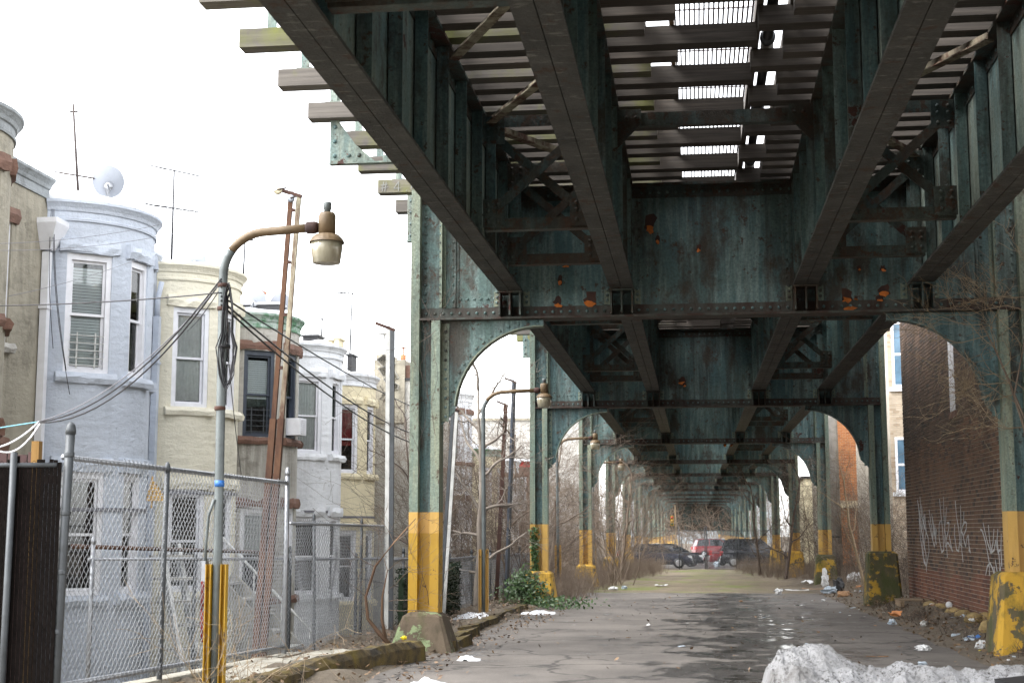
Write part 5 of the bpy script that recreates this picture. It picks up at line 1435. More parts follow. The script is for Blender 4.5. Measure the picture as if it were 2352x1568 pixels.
# ------------------------------------------------------------------ vegetation
def grow(m, p, d, L, r, depth, rng, bend=0.35, kids=(3, 5), spread=0.9, up=0.15, minr=0.0022, n=3, shrink=0.62):
    k = max(3, int(3+2*depth)) if depth > 0 else 3
    pts = [Vector(p)]; d = Vector(d).normalized(); rs = [r]
    for i in range(k):
        d = (d+Vector((rng.gauss(0,1), rng.gauss(0,1), rng.gauss(0,1)))*bend*0.35+Vector((0,0,up*0.3))).normalized()
        pts.append(pts[-1]+d*(L/k)); rs.append(max(minr, r*(1-0.65*(i+1)/k)))
    m.tube(pts, rs, n if r < 0.02 else max(n, 6), caps=False)
    if depth <= 0: return
    for _ in range(rng.randint(*kids)):
        f = rng.uniform(0.25, 1.0); i = min(k-1, int(f*k)); q = pts[i].lerp(pts[i+1], f*k-i)
        dd = (pts[i+1]-pts[i]).normalized()
        a = Vector((rng.gauss(0,1), rng.gauss(0,1), rng.gauss(0,0.8)))
        nd = (dd*0.7+a.normalized()*spread).normalized()
        grow(m, q, nd, L*rng.uniform(shrink-0.2, shrink+0.1), max(minr, rs[i]*0.55), depth-1, rng, bend, kids, spread, up, minr, n, shrink)
def shrub_proto(seed, h, stems, depth, mat, spread=0.8, r=0.011):
    rng = random.Random(seed); m = MB()
    for s in range(stems):
        a = rng.uniform(0, 6.28); t = rng.uniform(0.05, 0.45)
        grow(m, (0.25*rng.gauss(0,1), 0.25*rng.gauss(0,1), -0.1), (t*math.cos(a), t*math.sin(a), 1), h*rng.uniform(0.6, 1.0), r*rng.uniform(0.7, 1.3), depth, rng, 0.4, (3, 5), spread, 0.1, 0.0028)
    o = m.build('bare_shrub', mat, origin=(0,0,0)); me = o.data; bpy.data.objects.remove(o); return me
SH = [shrub_proto(1, 2.6, 7, 2, M['twig']), shrub_proto(2, 3.4, 6, 2, M['twig_dark']), shrub_proto(3, 1.6, 9, 2, M['twig']), shrub_proto(4, 4.2, 5, 3, M['twig'], 0.7, 0.018), shrub_proto(5, 1.3, 12, 2, M['twig_dark'], 1.0, 0.008)]
rv = random.Random(5)
def put(me, x, y, s, label, group, name='bare_shrub', cat='shrub', z=None):
    o = bpy.data.objects.new(name, me); COL.objects.link(o)
    o.location = (x, y, gz(y) if z is None else z); o.rotation_euler = (0, 0, rv.uniform(0, 6.28)); o.scale = (s*rv.uniform(0.85, 1.15), s*rv.uniform(0.85, 1.15), s)
    return tag(o, label, cat, group)
for i in range(78):
    y = 37.5+50*(i/78)**1.15+rv.uniform(-1, 1); x = rv.uniform(-7.5, -3.9) if y < 52 else rv.uniform(-8.0, -2.6)
    if abs(x+3.88) < 0.5 and y < 54: x -= 0.8
    put(SH[rv.choice((0, 1, 2, 3, 3))], x, y, rv.uniform(0.9, 1.35), 'bare brown shrub in the thicket along the left columns', 'bare shrubs of the left thicket')
for i in range(50):
    y = 39+48*(i/50)**1.05+rv.uniform(-1, 1); x = rv.uniform(5.0, 8.2) if y < 56 else rv.uniform(3.4, 8.5)
    put(SH[rv.choice((0, 1, 2, 3, 1))], x, y, rv.uniform(0.75, 1.2), 'bare brown shrub in the thicket along the right columns', 'bare shrubs of the right thicket')
for (x, y, i, sc) in ((6.3, 45.5, 3, 0.95), (6.9, 47.2, 1, 1.0), (5.9, 43.0, 0, 0.9), (6.5, 41.0, 4, 1.2), (5.6, 39.0, 4, 1.3)):
    put(SH[i], x, y, sc, 'bare brown shrub in the thicket along the right columns', 'bare shrubs of the right thicket')
# dry brush: uncountable dead weeds at the edges of the grassy lot
def brush(name, label, n, fx, h0, h1, mat, seed):
    rng = random.Random(seed); m = MB()
    for _ in range(n):
        x, y, hs = fx(rng)
        z = gz(y)
        for q in range(3):
            a = rng.uniform(0, 6.28); t = rng.uniform(0.1, 0.7); h = rng.uniform(h0, h1)*hs
            d = Vector((t*math.cos(a), t*math.sin(a), 1)).normalized(); p = Vector((x+rng.gauss(0,.08), y+rng.gauss(0,.08), z-0.03))
            mid = p+d*h*0.55; e = mid+(d+Vector((rng.gauss(0,.35), rng.gauss(0,.35), rng.gauss(0,.2)))).normalized()*h*0.45
            m.tube([p, mid, e], [0.006, 0.004, 0.002], 3, caps=False)
            for s in range(2):
                b0_ = p.lerp(e, rng.uniform(0.3, 0.9)); m.tube([b0_, b0_+Vector((rng.gauss(0,1), rng.gauss(0,1), rng.gauss(0.4,.6))).normalized()*h*0.28], [0.003, 0.0018], 3, caps=False)
    o = m.build(name, mat); return tag(o, label, 'dead weeds', kind='stuff')
brush('dead_brush', 'matted dead weeds along the left edge of the grassy lot', 1700, lambda g: (lambda y: (g.uniform(-5.2, -3.4+1.4*smooth(52, 74, y)+0.5*g.random()), y, 1.0))(38+46*g.random()), 0.35, 0.95, M['twig'], 21)
brush('dead_brush', 'matted dead weeds along the right edge of the grassy lot', 1500, lambda g: (lambda y: (g.uniform(4.9-2.4*smooth(52, 74, y)-0.5*g.random(), 7.0), y, 1.0))(39+45*g.random()), 0.35, 0.95, M['twig'], 22)
brush('dead_brush', 'thin dead stalks and roots by the right kerb and brick wall', 260, lambda g: (g.uniform(4.1, 5.1), g.uniform(18.5, 36), 0.5), 0.2, 0.7, M['twig_dark'], 23)
brush('dead_brush', 'thin dead stalks along the left verge and fence foot', 200, lambda g: (g.uniform(-5.2, -4.1), g.uniform(13, 37), 0.5), 0.2, 0.7, M['twig'], 24)
# far wood closing the end of the lane beyond the street
rng = random.Random(8); m = MB()
for _ in range(95):
    y = rng.uniform(166, 205); x = rng.uniform(-24, 24) if rng.random() < 0.6 else rng.uniform(-5, 6)
    if abs(x) < 1.0 and y < 170: continue
    grow(m, (x, y, -1.2), (rng.gauss(0,.15), rng.gauss(0,.1), 1), rng.uniform(3, 7), 0.06, 2, rng, 0.3, (4, 6), 0.8, 0.1, 0.02)
tag(m.build('far_thicket', M['twig']), 'hazy bare thicket beyond the parked cars at the far end', 'thicket', kind='stuff')
t = thing('far_building', 'hazy grey building closing the view at the far end of the tunnel', 'building', (0, 305, -1))
m = MB(); m.box(-14, 16, 302, 312, -2, 9); m.build('wall', M['tin'], t)
m = MB(); m.box(-14.2, 16.2, 301.8, 312.2, 9.001, 9.3); m.build('coping', M['roof_tar'], t)
# single trees
def tree(label, base, h, r, seed, mat, lean=(0, 0), limbs=(), depth=3, kids=(3, 5)):
    rng = random.Random(seed)
    t = thing('bare_tree', label, 'tree', base, 'bare trees')
    base = Vector(base); k = 9; pts = []; rs = []
    for i in range(k+1):
        f = i/k; pts.append(base+Vector((lean[0]*f+0.06*rng.gauss(0,1)*f, lean[1]*f+0.05*rng.gauss(0,1)*f, h*f-0.15))); rs.append(r*(1-0.8*f)+0.006)
    m = MB(); m.tube(pts, rs, 8); m.build('trunk', mat, t)
    c = MB()
    for (f, dx, dy, dz, L) in limbs:
        i = min(k-1, int(f*k)); p = pts[i].lerp(pts[i+1], f*k-i); grow(c, p, (dx, dy, dz), L, r*0.42, depth, rng, 0.55, kids, 0.85, 0.12, 0.0032)
    c.build('crown', mat, t)
    return t
tb = P(1095, 1290, 32.5)
tree('pale bare tree with crooked limbs behind the second lamp post', (tb.x, 32.5, -0.6), 5.6, 0.095, 3, M['bark'], (0.12, 0),
     [(0.25,-1,0.1,0.1,1.2),(0.3,1,0,0.2,1.3),(0.4,-0.9,0.2,0.0,0.9),(0.5,1,0,0.3,1.2),(0.5,-0.6,0.1,1.0,1.5),(0.62,0.6,0,1,1.3),(0.7,-0.7,0,0.9,1.3),(0.75,1,0,0.7,1.6),(0.82,-0.4,0,1,1.2),(0.9,0.8,0.1,0.9,1.3),(1.0,0,0,1,1.0)], 3)
tree('thin bare tree in the yard before the cement wall', (P(960, 1300, 30).x, 30, -1.4), 5.2, 0.05, 4, M['twig_dark'], (-0.3, 0),
     [(0.35,-1,0,0.6,1.5),(0.45,0.6,0,0.8,1.5),(0.55,-0.9,0,0.9,1.4),(0.65,0.7,0,1,1.2),(0.8,-0.6,0,1,1.2),(1.0,0,0,1,0.9)], 2)
tree('tangled bare tree behind the second left column', (-5.6, 42, -0.4), 5.0, 0.08, 6, M['twig'], (0.3, 0),
     [(0.2,1,0,0.8,1.8),(0.3,-1,0,0.8,1.8),(0.45,0.8,0,1,1.6),(0.55,-0.6,0,1,1.8),(0.7,0.6,0,1,1.4),(0.9,-0.4,0,1,1.3)], 3)
tree('tangled bare tree between the second and third left columns', (-4.9, 47.5, -0.5), 4.8, 0.07, 7, M['twig'], (0.5, 0),
     [(0.2,1,0,0.9,1.7),(0.35,-0.9,0,0.8,1.6),(0.5,0.9,-0.2,0.9,1.6),(0.7,-0.6,0,1,1.5),(0.9,0.5,0,1,1.4)], 3)
tree('tangled bare tree under the third left arch', (-3.2, 60, -0.6), 4.6, 0.08, 9, M['twig'], (0.6, 0),
     [(0.25,1,0,0.9,1.7),(0.4,-0.9,0,0.8,1.6),(0.55,0.9,-0.2,0.9,1.6),(0.75,-0.6,0,1,1.5),(0.95,0.5,0,1,1.4)], 3)
tree('leaning straw-coloured bare sapling behind the second right column', (P(1990, 1330, 44).x, 44, -0.3), 4.0, 0.05, 12, M['twig_straw'], (-0.75, 0),
     [(0.2,0.9,0,0.9,1.4),(0.35,-0.9,0,0.9,1.3),(0.5,0.5,0,1,1.2),(0.65,-0.8,0,0.8,1.2),(0.85,0.4,0,1,1.0)], 2)
tree('dark bare tree under the third right arch', (3.7, 62, -0.6), 4.6, 0.08, 13, M['twig_dark'], (0.7, 0),
     [(0.25,-1,0,0.9,1.7),(0.4,0.9,0,0.8,1.6),(0.55,-0.9,-0.2,0.9,1.7),(0.75,0.6,0,1,1.5),(0.95,-0.5,0,1,1.4)], 3)
tree('dark bare tree leaning over the lot by the fourth right column', (3.1, 71, -0.7), 4.8, 0.08, 14, M['twig_dark'], (-0.4, 0),
     [(0.25,-1,0,0.9,1.8),(0.4,0.9,0,0.8,1.6),(0.55,-0.9,-0.2,0.9,1.7),(0.75,-0.6,0,1,1.5),(0.95,-0.5,0,1,1.4)], 3)
# climbing vine on the nearest right column
rng = random.Random(31); t = thing('bare_vine', 'bare vine twigs sprawling over the nearest right column and arch', 'vine', (4.9, 20.0, 0), 'bare vines')
m = MB(); st = [P(2380, 1120, 20.05), P(2352, 980, 20.05), P(2320, 880, 20.1), P(2285, 800, 20.1), P(2255, 745, 20.15)]
m.tube(st, [0.022, 0.019, 0.015, 0.012, 0.008], 6); m.tube([P(2370, 1000, 20.0), P(2330, 905, 20.0), P(2350, 800, 20.0), P(2365, 690, 20.0)], [0.016, 0.013, 0.010, 0.006], 6); m.build('stem', M['twig'], t)
m = MB()
for (px, py, dx, dz, L) in ((2255,745,-1,0.25,0.9),(2285,800,-1,0.35,1.0),(2285,800,-0.6,0.8,0.9),(2320,880,-1,-0.1,1.0),(2320,880,-0.9,0.3,0.9),(2330,905,-1,-0.5,0.8),(2352,980,-1,0.1,1.0),(2352,980,-1,-0.4,0.8),(2350,800,-0.8,0.5,0.9),(2365,690,-0.9,0.6,0.9),(2365,690,-0.3,1,0.8),(2300,845,0.9,0.5,0.6),(2270,770,-0.9,-0.3,0.8),(2340,930,-1,0.6,0.9),(2365,720,-1,0.1,1.1),(2355,850,-1,0.2,1.1),(2360,900,-1,0.7,0.8)):
    p = P(px, py, 20.08); grow(m, p, (dx, -0.12, dz), L*1.1, 0.007, 2, rng, 0.75, (4, 6), 0.75, 0.12, 0.0026)
m.build('twigs', M['twig_straw'], t)
rng = random.Random(33); t = thing('bare_vine', 'thin bare vines climbing the nearest left column', 'vine', (-3.9, 20.2, 0.4), 'bare vines')
m = MB()
for (px, py, dx, dz, L) in ((985,1390,0.1,1,1.4),(960,1380,-0.05,1,1.0),(1005,1395,0.05,1,0.8),(1000,1000,-0.1,1,1.2),(985,920,-0.2,1,0.9),(1000,740,-0.4,0.6,0.8),(1005,735,0.5,0.5,0.7),(1000,760,-0.5,-0.5,0.6),(1010,700,0.4,0.9,0.7),(960,1100,0.2,1,0.9)):
    grow(m, P(px, py, 20.24), (dx, -0.02, dz), L, 0.0045, 2, rng, 0.45, (2, 3), 0.5, 0.1, 0.0018)
m.build('twigs', M['twig_dark'], t)
# curved brown sucker at the foot of the sagging fence, shrub by it
t = thing('curved_sapling', 'curved reddish-brown sapling against the sagging fence', 'sapling', P(885, 1470, 19.6))
m = MB(); m.tube([P(893, 1478, 19.6), P(870, 1452, 19.6), P(845, 1420, 19.55), P(840, 1370, 19.5), P(862, 1300, 19.5), P(905, 1245, 19.5), P(955, 1190, 19.5)], [0.035, 0.030, 0.024, 0.02, 0.017, 0.011, 0.005], 8); m.build('stem', M['bark_brown'], t)
m = MB(); m.tube([P(886, 1470, 19.6), P(877, 1420, 19.6), P(878, 1370, 19.6), P(890, 1310, 19.6)], [0.026, 0.02, 0.014, 0.007], 8); m.build('stem', M['bark_brown'], t)
rng = random.Random(35); m = MB()
for (px, py, dx, dz, L) in ((840,1370,-0.7,0.9,0.4),(862,1300,-0.8,0.6,0.6),(862,1300,0.8,0.9,0.6),(905,1245,0.7,0.4,0.6),(905,1245,-0.4,1,0.6),(893,1380,1,0.2,0.7),(893,1400,1,0.0,0.7),(890,1310,0.9,0.5,0.7),(890,1310,-0.3,1,0.7),(895,1350,1,0.35,0.7)):
    grow(m, P(px, py, 19.55), (dx, 0.05, dz), L, 0.006, 2, rng, 0.5, (2, 4), 0.7, 0.1, 0.002)
m.build('twigs', M['twig'], t)
rng = random.Random(36); m = MB()
for i in range(11):
    grow(m, (-4.45+0.28*rng.gauss(0,1), 12.75+0.25*rng.gauss(0,1), gz(12.7)-0.05), (rng.gauss(0.25,.5), rng.gauss(0,.3), 1), rng.uniform(0.45, 1.0), 0.006, 2, rng, 0.5, (2, 4), 0.7, 0.05, 0.002)
tag(m.build('dry_weed', M['twig_straw']), 'dry straw-coloured weed at the foot of the first lamp post', 'weed')
rng = random.Random(37); m = MB()
grow(m, (4.72, 21.3, 0.15), (-0.15, -0.1, 1), 1.0, 0.018, 1, rng, 0.35, (1, 2), 0.5, 0.3, 0.004)
tag(m.build('dead_stick', M['twig_dark']), 'thin dark dead stick leaning at the brick wall', 'stick')
# ivy round the second left pedestal
rng = random.Random(41); m = MB()
def leafquad(m, p, nrm, s):
    nrm = nrm.normalized(); a = nrm.cross(Vector((rng.gauss(0,1), rng.gauss(0,1), rng.gauss(0,1)))).normalized(); b_ = nrm.cross(a)
    m.add([p-a*s, p+b_*s*0.55-a*0.2*s, p+a*s*0.9+nrm*0.1*s, p-b_*s*0.55-a*0.2*s], [(0,1,2),(0,2,3)])
for i in range(2500):
    q = rng.random()
    if q < 0.72:
        c = (-4.15+rng.gauss(0, 0.26), 34.75+rng.gauss(0, 0.22), 0); rr = math.hypot(c[0]+4.15, (c[1]-34.75)); z = gz(35)+rng.uniform(0, 1)*max(0.1, 1.0-0.75*rr)*rng.uniform(0.7, 1.15)
    elif q < 0.86: c = (-3.98+rng.gauss(0, .05), 35.50, 0); z = gz(35)+rng.uniform(0.7, 1.9)
    else: c = (-3.3+rng.gauss(0, 0.45), 34.0+rng.gauss(0, .5), 0); z = gz(35)+rng.uniform(0.02, 0.26)
    leafquad(m, Vector((c[0], c[1], z)), Vector((rng.gauss(0,.7), -0.7+rng.gauss(0,.5), 0.7+rng.gauss(0,.4))), rng.uniform(0.03, 0.06))
t = thing('ivy', 'green ivy heaped round the second left pedestal', 'ivy', (-4.1, 34.8, gz(35)))
m.build('foliage', M['ivy'], t, kind='stuff')
m = MB()
for i in range(8): grow(m, (-4.1+rng.gauss(0,.2), 34.9+rng.gauss(0,.1), gz(35)), (rng.gauss(0,.3), -0.2, 1), 0.8, 0.008, 1, rng)
m.build('stems', M['twig_dark'], t)
# fallen leaves
rng = random.Random(43); m = MB()
for i in range(5200):
    side = rng.random()
    if side < 0.45: x = rng.uniform(-5.2, -3.2)+abs(rng.gauss(0, .25)); y = rng.uniform(13, 42)
    elif side < 0.95: x = rng.uniform(3.6, 5.15); y = rng.uniform(16, 44)
    else: x = rng.uniform(-3.5, 4); y = rng.uniform(13, 44)
    zt = gz(y)+(0.10*smooth(-3.5, -4.1, x) if x < 0 else 0.2*smooth(3.3, 5, x))+0.02+0.10*rng.random()*(1 if abs(x) > 4 else 0.05)
    leafquad(m, Vector((x, y, zt)), Vector((rng.gauss(0,.5), rng.gauss(0,.5), 1)), rng.uniform(0.015, 0.045))
tag(m.build('fallen_leaves', M['litterleaf']), 'scattered dead brown leaves along both kerbs', 'leaves', kind='stuff')

# ------------------------------------------------------------------ snow bank in the foreground
m = MB(); nx, ny = 300, 130; vs = []
RIDGE = [(0.30,0),(0.42,0.10),(0.52,0.34),(0.60,0.58),(0.68,0.69),(0.85,0.74),(1.02,0.73),(1.2,0.66),(1.35,0.58),(1.5,0.53),(1.7,0.57),(1.9,0.60),(2.1,0.60),(2.3,0.60),(2.6,0.57),(2.9,0.52),(3.4,0.46),(4.3,0.3)]
def snow_h(x, y):
    h = 0
    for (xa, ha), (xb, hb) in zip(RIDGE, RIDGE[1:]):
        if xa <= x <= xb: h = ha+(hb-ha)*smooth(xa, xb, x)
    yc = 12.2+0.20*math.sin(x*1.7)
    g = max(0, 1-((y-yc)/1.05)**2)
    f = noise.fractal(Vector((x*3.1, y*3.1, 1.7)), 0.8, 2.1, 7)
    f2 = noise.noise(Vector((x*1.6, y*1.6, 6)))
    bump = abs(noise.noise(Vector((x*5, y*5, 2))))
    cl = noise.cell(Vector((x*9+0.5*f2, y*9, 1)))*0.018
    fine = noise.fractal(Vector((x*13, y*13, 4)), 0.7, 2.2, 5)
    return h*(g**0.5)*(1+0.10*f2)+(0.05*f-0.07*bump+0.020*fine+cl)*min(1, h*4)*min(1, g*4)
for j in range(ny):
    for i in range(nx):
        x = 0.30+3.9*i/(nx-1); y = 10.9+2.6*j/(ny-1)
        x += 0.03*noise.noise(Vector((x*6, y*6, 3))); h = snow_h(x, y)
        vs.append((x, y, gz(y)-0.06+h))
m.add(vs, [(j*nx+i, j*nx+i+1, (j+1)*nx+i+1, (j+1)*nx+i) for j in range(ny-1) for i in range(nx-1)], False)
o = m.build('snow_bank', M['snow']); tag(o, 'dirty white snow bank across the lower right corner', 'snow bank')
for lab, (x0, y0, sx, sy) in (('small leftover snow patch beside the ivy heap', (-3.45, 31.5, 0.38, 0.6)), ('small crumbly snow patch by the kerb beam end', (-3.0, 18.9, 0.16, 0.10)), ('thin snow streak left of the lane in front', (-2.9, 15.6, 0.22, 0.08)), ('snow on the ground by the second lamp post', (-4.4, 28.6, 0.35, 0.7))):
    m = MB(); vs = []
    for j in range(12):
        for i in range(12):
            u, v = i/11*2-1, j/11*2-1; h = max(-0.03, 0.06*(1-u*u-v*v)+0.05*noise.noise(Vector((u*2.5+x0, v*2.5+y0, 4)))); vs.append((x0+u*sx, y0+v*sy, gz(y0)+h+(0.08 if x0 < -4 else 0.0)))
    m.add(vs, [(j*12+i, j*12+i+1, (j+1)*12+i+1, (j+1)*12+i) for j in range(11) for i in range(11)], True)
    tag(m.build('snow_patch', M['snow_clean']), lab, 'snow', 'leftover snow patches')

# ------------------------------------------------------------------ parked cars
def car(label, loc, rz, paint, kind='sedan'):
    t = thing('parked_car', label, 'car', (0,0,0), 'cars parked on the cross street')
    L, W, Hh, hood = (4.6, 1.78, 1.45, 0.95) if kind == 'sedan' else (4.7, 1.9, 1.78, 1.08)
    x0, x1 = -L/2, L/2
    if kind == 'sedan': low = [(x0,0.45),(x0+0.05,0.85),(x0+0.35,0.95),(x0+1.1,0.98),(x1-1.35,0.96),(x1-0.5,0.85),(x1-0.08,0.66),(x1,0.45)]; cab = [(x0+0.55,0.96),(x0+1.2,1.40),(x0+1.9,Hh),(x1-2.0,Hh-0.03),(x1-1.1,0.95)]
    else: low = [(x0,0.5),(x0+0.03,0.95),(x0+0.1,1.08),(x0+1.1,1.1),(x1-1.4,1.08),(x1-0.35,0.98),(x1-0.05,0.75),(x1,0.5)]; cab = [(x0+0.12,1.09),(x0+0.35,1.68),(x0+1.0,Hh),(x1-2.1,Hh-0.03),(x1-1.2,1.08)]
    secs = []
    m = MB(); vs = []; k = 0
    for (x, zt) in low:
        e = 0.10 if x in (x0, x1) else 0.0
        for (yy, z) in ((-W/2+0.05+e, 0.22),(-W/2+e, 0.45),(-W/2+e, zt*0.8),(-W/2+0.10+e, zt),(W/2-0.10-e, zt),(W/2-e, zt*0.8),(W/2-e, 0.45),(W/2-0.05-e, 0.22)): vs.append((x, yy, min(z, zt)))
    n = len(low); fs = [(i*8+q, i*8+(q+1) % 8, (i+1)*8+(q+1) % 8, (i+1)*8+q) for i in range(n-1) for q in range(8)]
    fs = [f[::-1] for f in fs]; fs.append(tuple(range(8))); fs.append(tuple((n-1)*8+q for q in range(7,-1,-1)))
    m.add(vs, fs, True); m.build('body', paint, t)
    m = MB(); vs = []
    for (x, z) in cab:
        b_ = W/2-0.12 if z < 1.15 else W/2-0.30
        vs += [(x,-b_,z),(x,b_,z)]
    n = len(cab); fs = [(2*i, 2*i+2, 2*i+3, 2*i+1) for i in range(n-1)]+[tuple(2*i for i in range(n))[::-1], tuple(2*i+1 for i in range(n))]
    m.add(vs, fs); m.build('windows', M['dark_glass'], t)
    m = MB()
    for s in (-1, 1):
        for i in range(n-1):
            a = (cab[i][0], s*((W/2-0.115) if cab[i][1] < 1.15 else (W/2-0.295)), cab[i][1]+0.01); c = (cab[i+1][0], s*((W/2-0.115) if cab[i+1][1] < 1.15 else (W/2-0.295)), cab[i+1][1]+0.01)
            m.bar(a, c, 0.06, 0.05)
        xm = (cab[1][0]+cab[-2][0])/2; m.bar((xm, s*(W/2-0.10), 1.0), (xm, s*(W/2-0.285), Hh), 0.02, 0.08, (1,0,0))
    m.ob((0,0,0), Vector((1,0,0)), Vector((0,1,0)), Vector((0,0,1)), (cab[2][0]-0.5, cab[-2][0]+0.1), (-W/2+0.30, W/2-0.30), (Hh-0.02, Hh+0.02)); m.build('roof', paint, t)
    for sx in (x0+0.85, x1-0.85):
        for s in (-1, 1):
            c = (sx, s*(W/2-0.09), 0.32)
            wh = MB().lathe([(0.20,-0.1),(0.31,-0.1),(0.33,-0.06),(0.33,0.06),(0.31,0.1),(0.20,0.1)], c, 20, 'y').build('wheel', M['black'], t)
            m = MB(); m.lathe([(0.05,s*0.085),(0.19,s*0.075),(0.205,s*0.104),(0.19,s*0.108)], c, 18, 'y')
            for q in range(5): a = 2*math.pi*q/5; m.bar((c[0], c[1]+s*0.1, c[2]), (c[0]+0.19*math.cos(a), c[1]+s*0.105, c[2]+0.19*math.sin(a)), 0.02, 0.05, (0,s,0))
            m.build('rim', M['rim'], wh)
    for s in (-1, 1):
        m = MB(); m.ob((x1-0.13, s*(W/2-0.26), hood*0.70), Vector((1,0,0)), Vector((0,1,0)), Vector((0,0,1)), (-0.16,0.09), (-0.2,0.2), (-0.07,0.09)); m.build('headlight', M['head_glass'], t)
        m = MB(); m.ob((x0+0.06, s*(W/2-0.14), 0.85), Vector((1,0,0)), Vector((0,1,0)), Vector((0,0,1)), (-0.075,0.12), (-0.14,0.145), (-0.14,0.16)); m.build('tail_light', M['tail_glass'], t)
    t.location = loc; t.rotation_euler = (0, 0, rz); return t
car('dark blue-black sedan, frontmost of the cars, nose pointing right', (-2.55, 89.5, gz(89.5)), 0.05, M['car_navy'])
car('black sedan just behind the dark blue one, its headlight farther right', (-1.75, 95.5, gz(95.5)), -0.10, M['car_black'])
car('black sport utility vehicle with its rear at left, on the right', (3.9, 95.0, gz(95)), 0.0, M['car_black'], 'suv')
car('red car peeking out left of the black utility vehicle', (3.2, 101.0, gz(101)), 0.0, M['car_red'], 'sedan')
car('red hatchback behind the black sedans, under the tunnel end', (2.0, 147, gz(130)), 0.25, M['car_red'], 'suv')
car('silver car behind the red hatchback', (2.6, 154, gz(130)), 0.15, M['car_silver'], 'suv')
car('white car between the columns behind the dark sedans', (-2.9, 122, gz(122)), 0.1, M['car_white'])
# gate fence before the street
t = thing('gate_fence', 'wire gate fence of thin grey posts across the far end of the lot', 'fence', (0, 86, gz(86)))
g = gz(86)
for x, h in ((-4.6,2.4),(-1.0,2.6),(-0.85,1.9),(0.52,2.5),(0.62,2.5),(2.35,2.5),(2.5,2.5),(5.0,2.4)):
    m = MB(); m.tube([(x, 86, g-0.2), (x, 86, g+h)], 0.028, 8); m.build('post', M['galv_dark'], t)
for z in (0.95, 2.25):
    for xa, xb in ((-4.6,-1.0),(-0.85,0.52),(0.62,2.35),(2.5,5.0)):
        m = MB(); m.tube([(xa, 86, g+z), (xb, 86, g+z)], 0.022, 8); m.build('rail', M['galv_dark'], t)
m = MB()
for i in range(150):
    xa = -4.6+i*0.064
    m.tube([(xa, 86.03, g+0.1), (xa+1.0, 86.03, g+2.2)], 0.003, 3, caps=False); m.tube([(xa, 86.03, g+2.2), (xa+1.0, 86.03, g+0.1)], 0.003, 3, caps=False)
m.build('wire_mesh', M['galv'], t, kind='stuff')
# far end: signal lights hanging and a hut
t = thing('traffic_light', 'small traffic light on a thin pole at the far street', 'traffic light', (-1.7, 112, gz(112)))
m = MB(); m.tube([(-1.55, 112, -1), (-1.55, 112, 3.6)], 0.06, 8); m.build('pole', M['wood_brown'], t)
m = MB(); m.box(-1.95, -1.68, 111.9, 112.15, 2.0, 2.8); hd = m.build('signal_head', M['yellow'], t)
for i, mt in enumerate(('tail_glass', 'yellow_light', 'ivy')):
    m = MB(); m.lathe([(0.09,-0.02),(0.09,0)], (-1.815, 111.88, 2.64-0.25*i), 12, 'y'); m.build('lens', M[mt], hd)
m = MB(); m.box(-3.4, 6.0, 176, 179, 1.6, 4.6); o = m.build('far_bridge', M['steel_dark']); tag(o, 'dark bridge beam closing the far end of the tunnel', 'bridge')

# ------------------------------------------------------------------ litter
rl = random.Random(77)
def G(px, py, h=0.0):
    y = 20.0
    for _ in range(12):
        d = FW+RT*((px-1176.0)/FPX)+UP*((784.0-py)/FPX); t = (gz(y)+h-HC)/d.z; y = d.y*t
    return Vector((d.x*t, y, gz(y)+h))
def blob(m, c, sx, sy, sz, crump=0.35, nu=10, nv=7, fr=2.2):
    vs = []; o = Vector((rl.uniform(0, 50), rl.uniform(0, 50), 0))
    for i in range(nv+1):
        th = math.pi*i/nv
        for j in range(nu):
            ph = 2*math.pi*j/nu; d = Vector((math.sin(th)*math.cos(ph), math.sin(th)*math.sin(ph), math.cos(th)))
            r = 1+crump*noise.noise(d*fr+o)*1.6
            vs.append((c[0]+sx*d.x*r, c[1]+sy*d.y*r, c[2]+sz*max(-0.9, d.z*r)))
    m.add(vs, [(i*nu+j, (i+1)*nu+j, (i+1)*nu+(j+1) % nu, i*nu+(j+1) % nu) for i in range(nv) for j in range(nu)])
def bag(label, px, py, w, h, mat, hgt=0.05, name='plastic_bag', cat='plastic bag', crump=0.5):
    c = G(px, py, hgt); s = c.y/FPX; m = MB(); blob(m, (c.x, c.y, c.z+h*s*0.35), w*s*0.5, w*s*0.5, h*s*0.55, crump, 14, 10, 2.6)
    return tag(m.build(name, M[mat]), label, cat, 'litter along the right kerb' if px > 1700 else None)
def sheet(label, px, py, w, dpt, mat, hgt=0.03, rz=0.0, name='paper_scrap', cat='paper scrap', group='litter along the right kerb', curl=0.03):
    c = G(px, py, hgt); s = c.y/FPX; w *= s; u = Vector((math.cos(rz), math.sin(rz), 0)); v = Vector((-math.sin(rz), math.cos(rz), 0)); m = MB(); k = 7
    vs = []
    for j in range(4):
        for i in range(k):
            a, b_ = (i/(k-1)-0.5)*w, (j/3-0.5)*dpt; vs.append(c+u*(a*(1+0.1*rl.random()))+v*b_+Vector((0, 0, curl*abs(noise.noise(Vector((a*9, b_*9, px))))*2+curl*0.5*(2*i/(k-1)-1)**2)))
    vs2 = [p-Vector((0, 0, 0.004)) for p in vs]
    f = [(j*k+i, j*k+i+1, (j+1)*k+i+1, (j+1)*k+i) for j in range(3) for i in range(k-1)]
    m.add(vs+vs2, f+[tuple(q+4*k for q in x[::-1]) for x in f])
    return tag(m.build(name, M[mat]), label, cat, group)
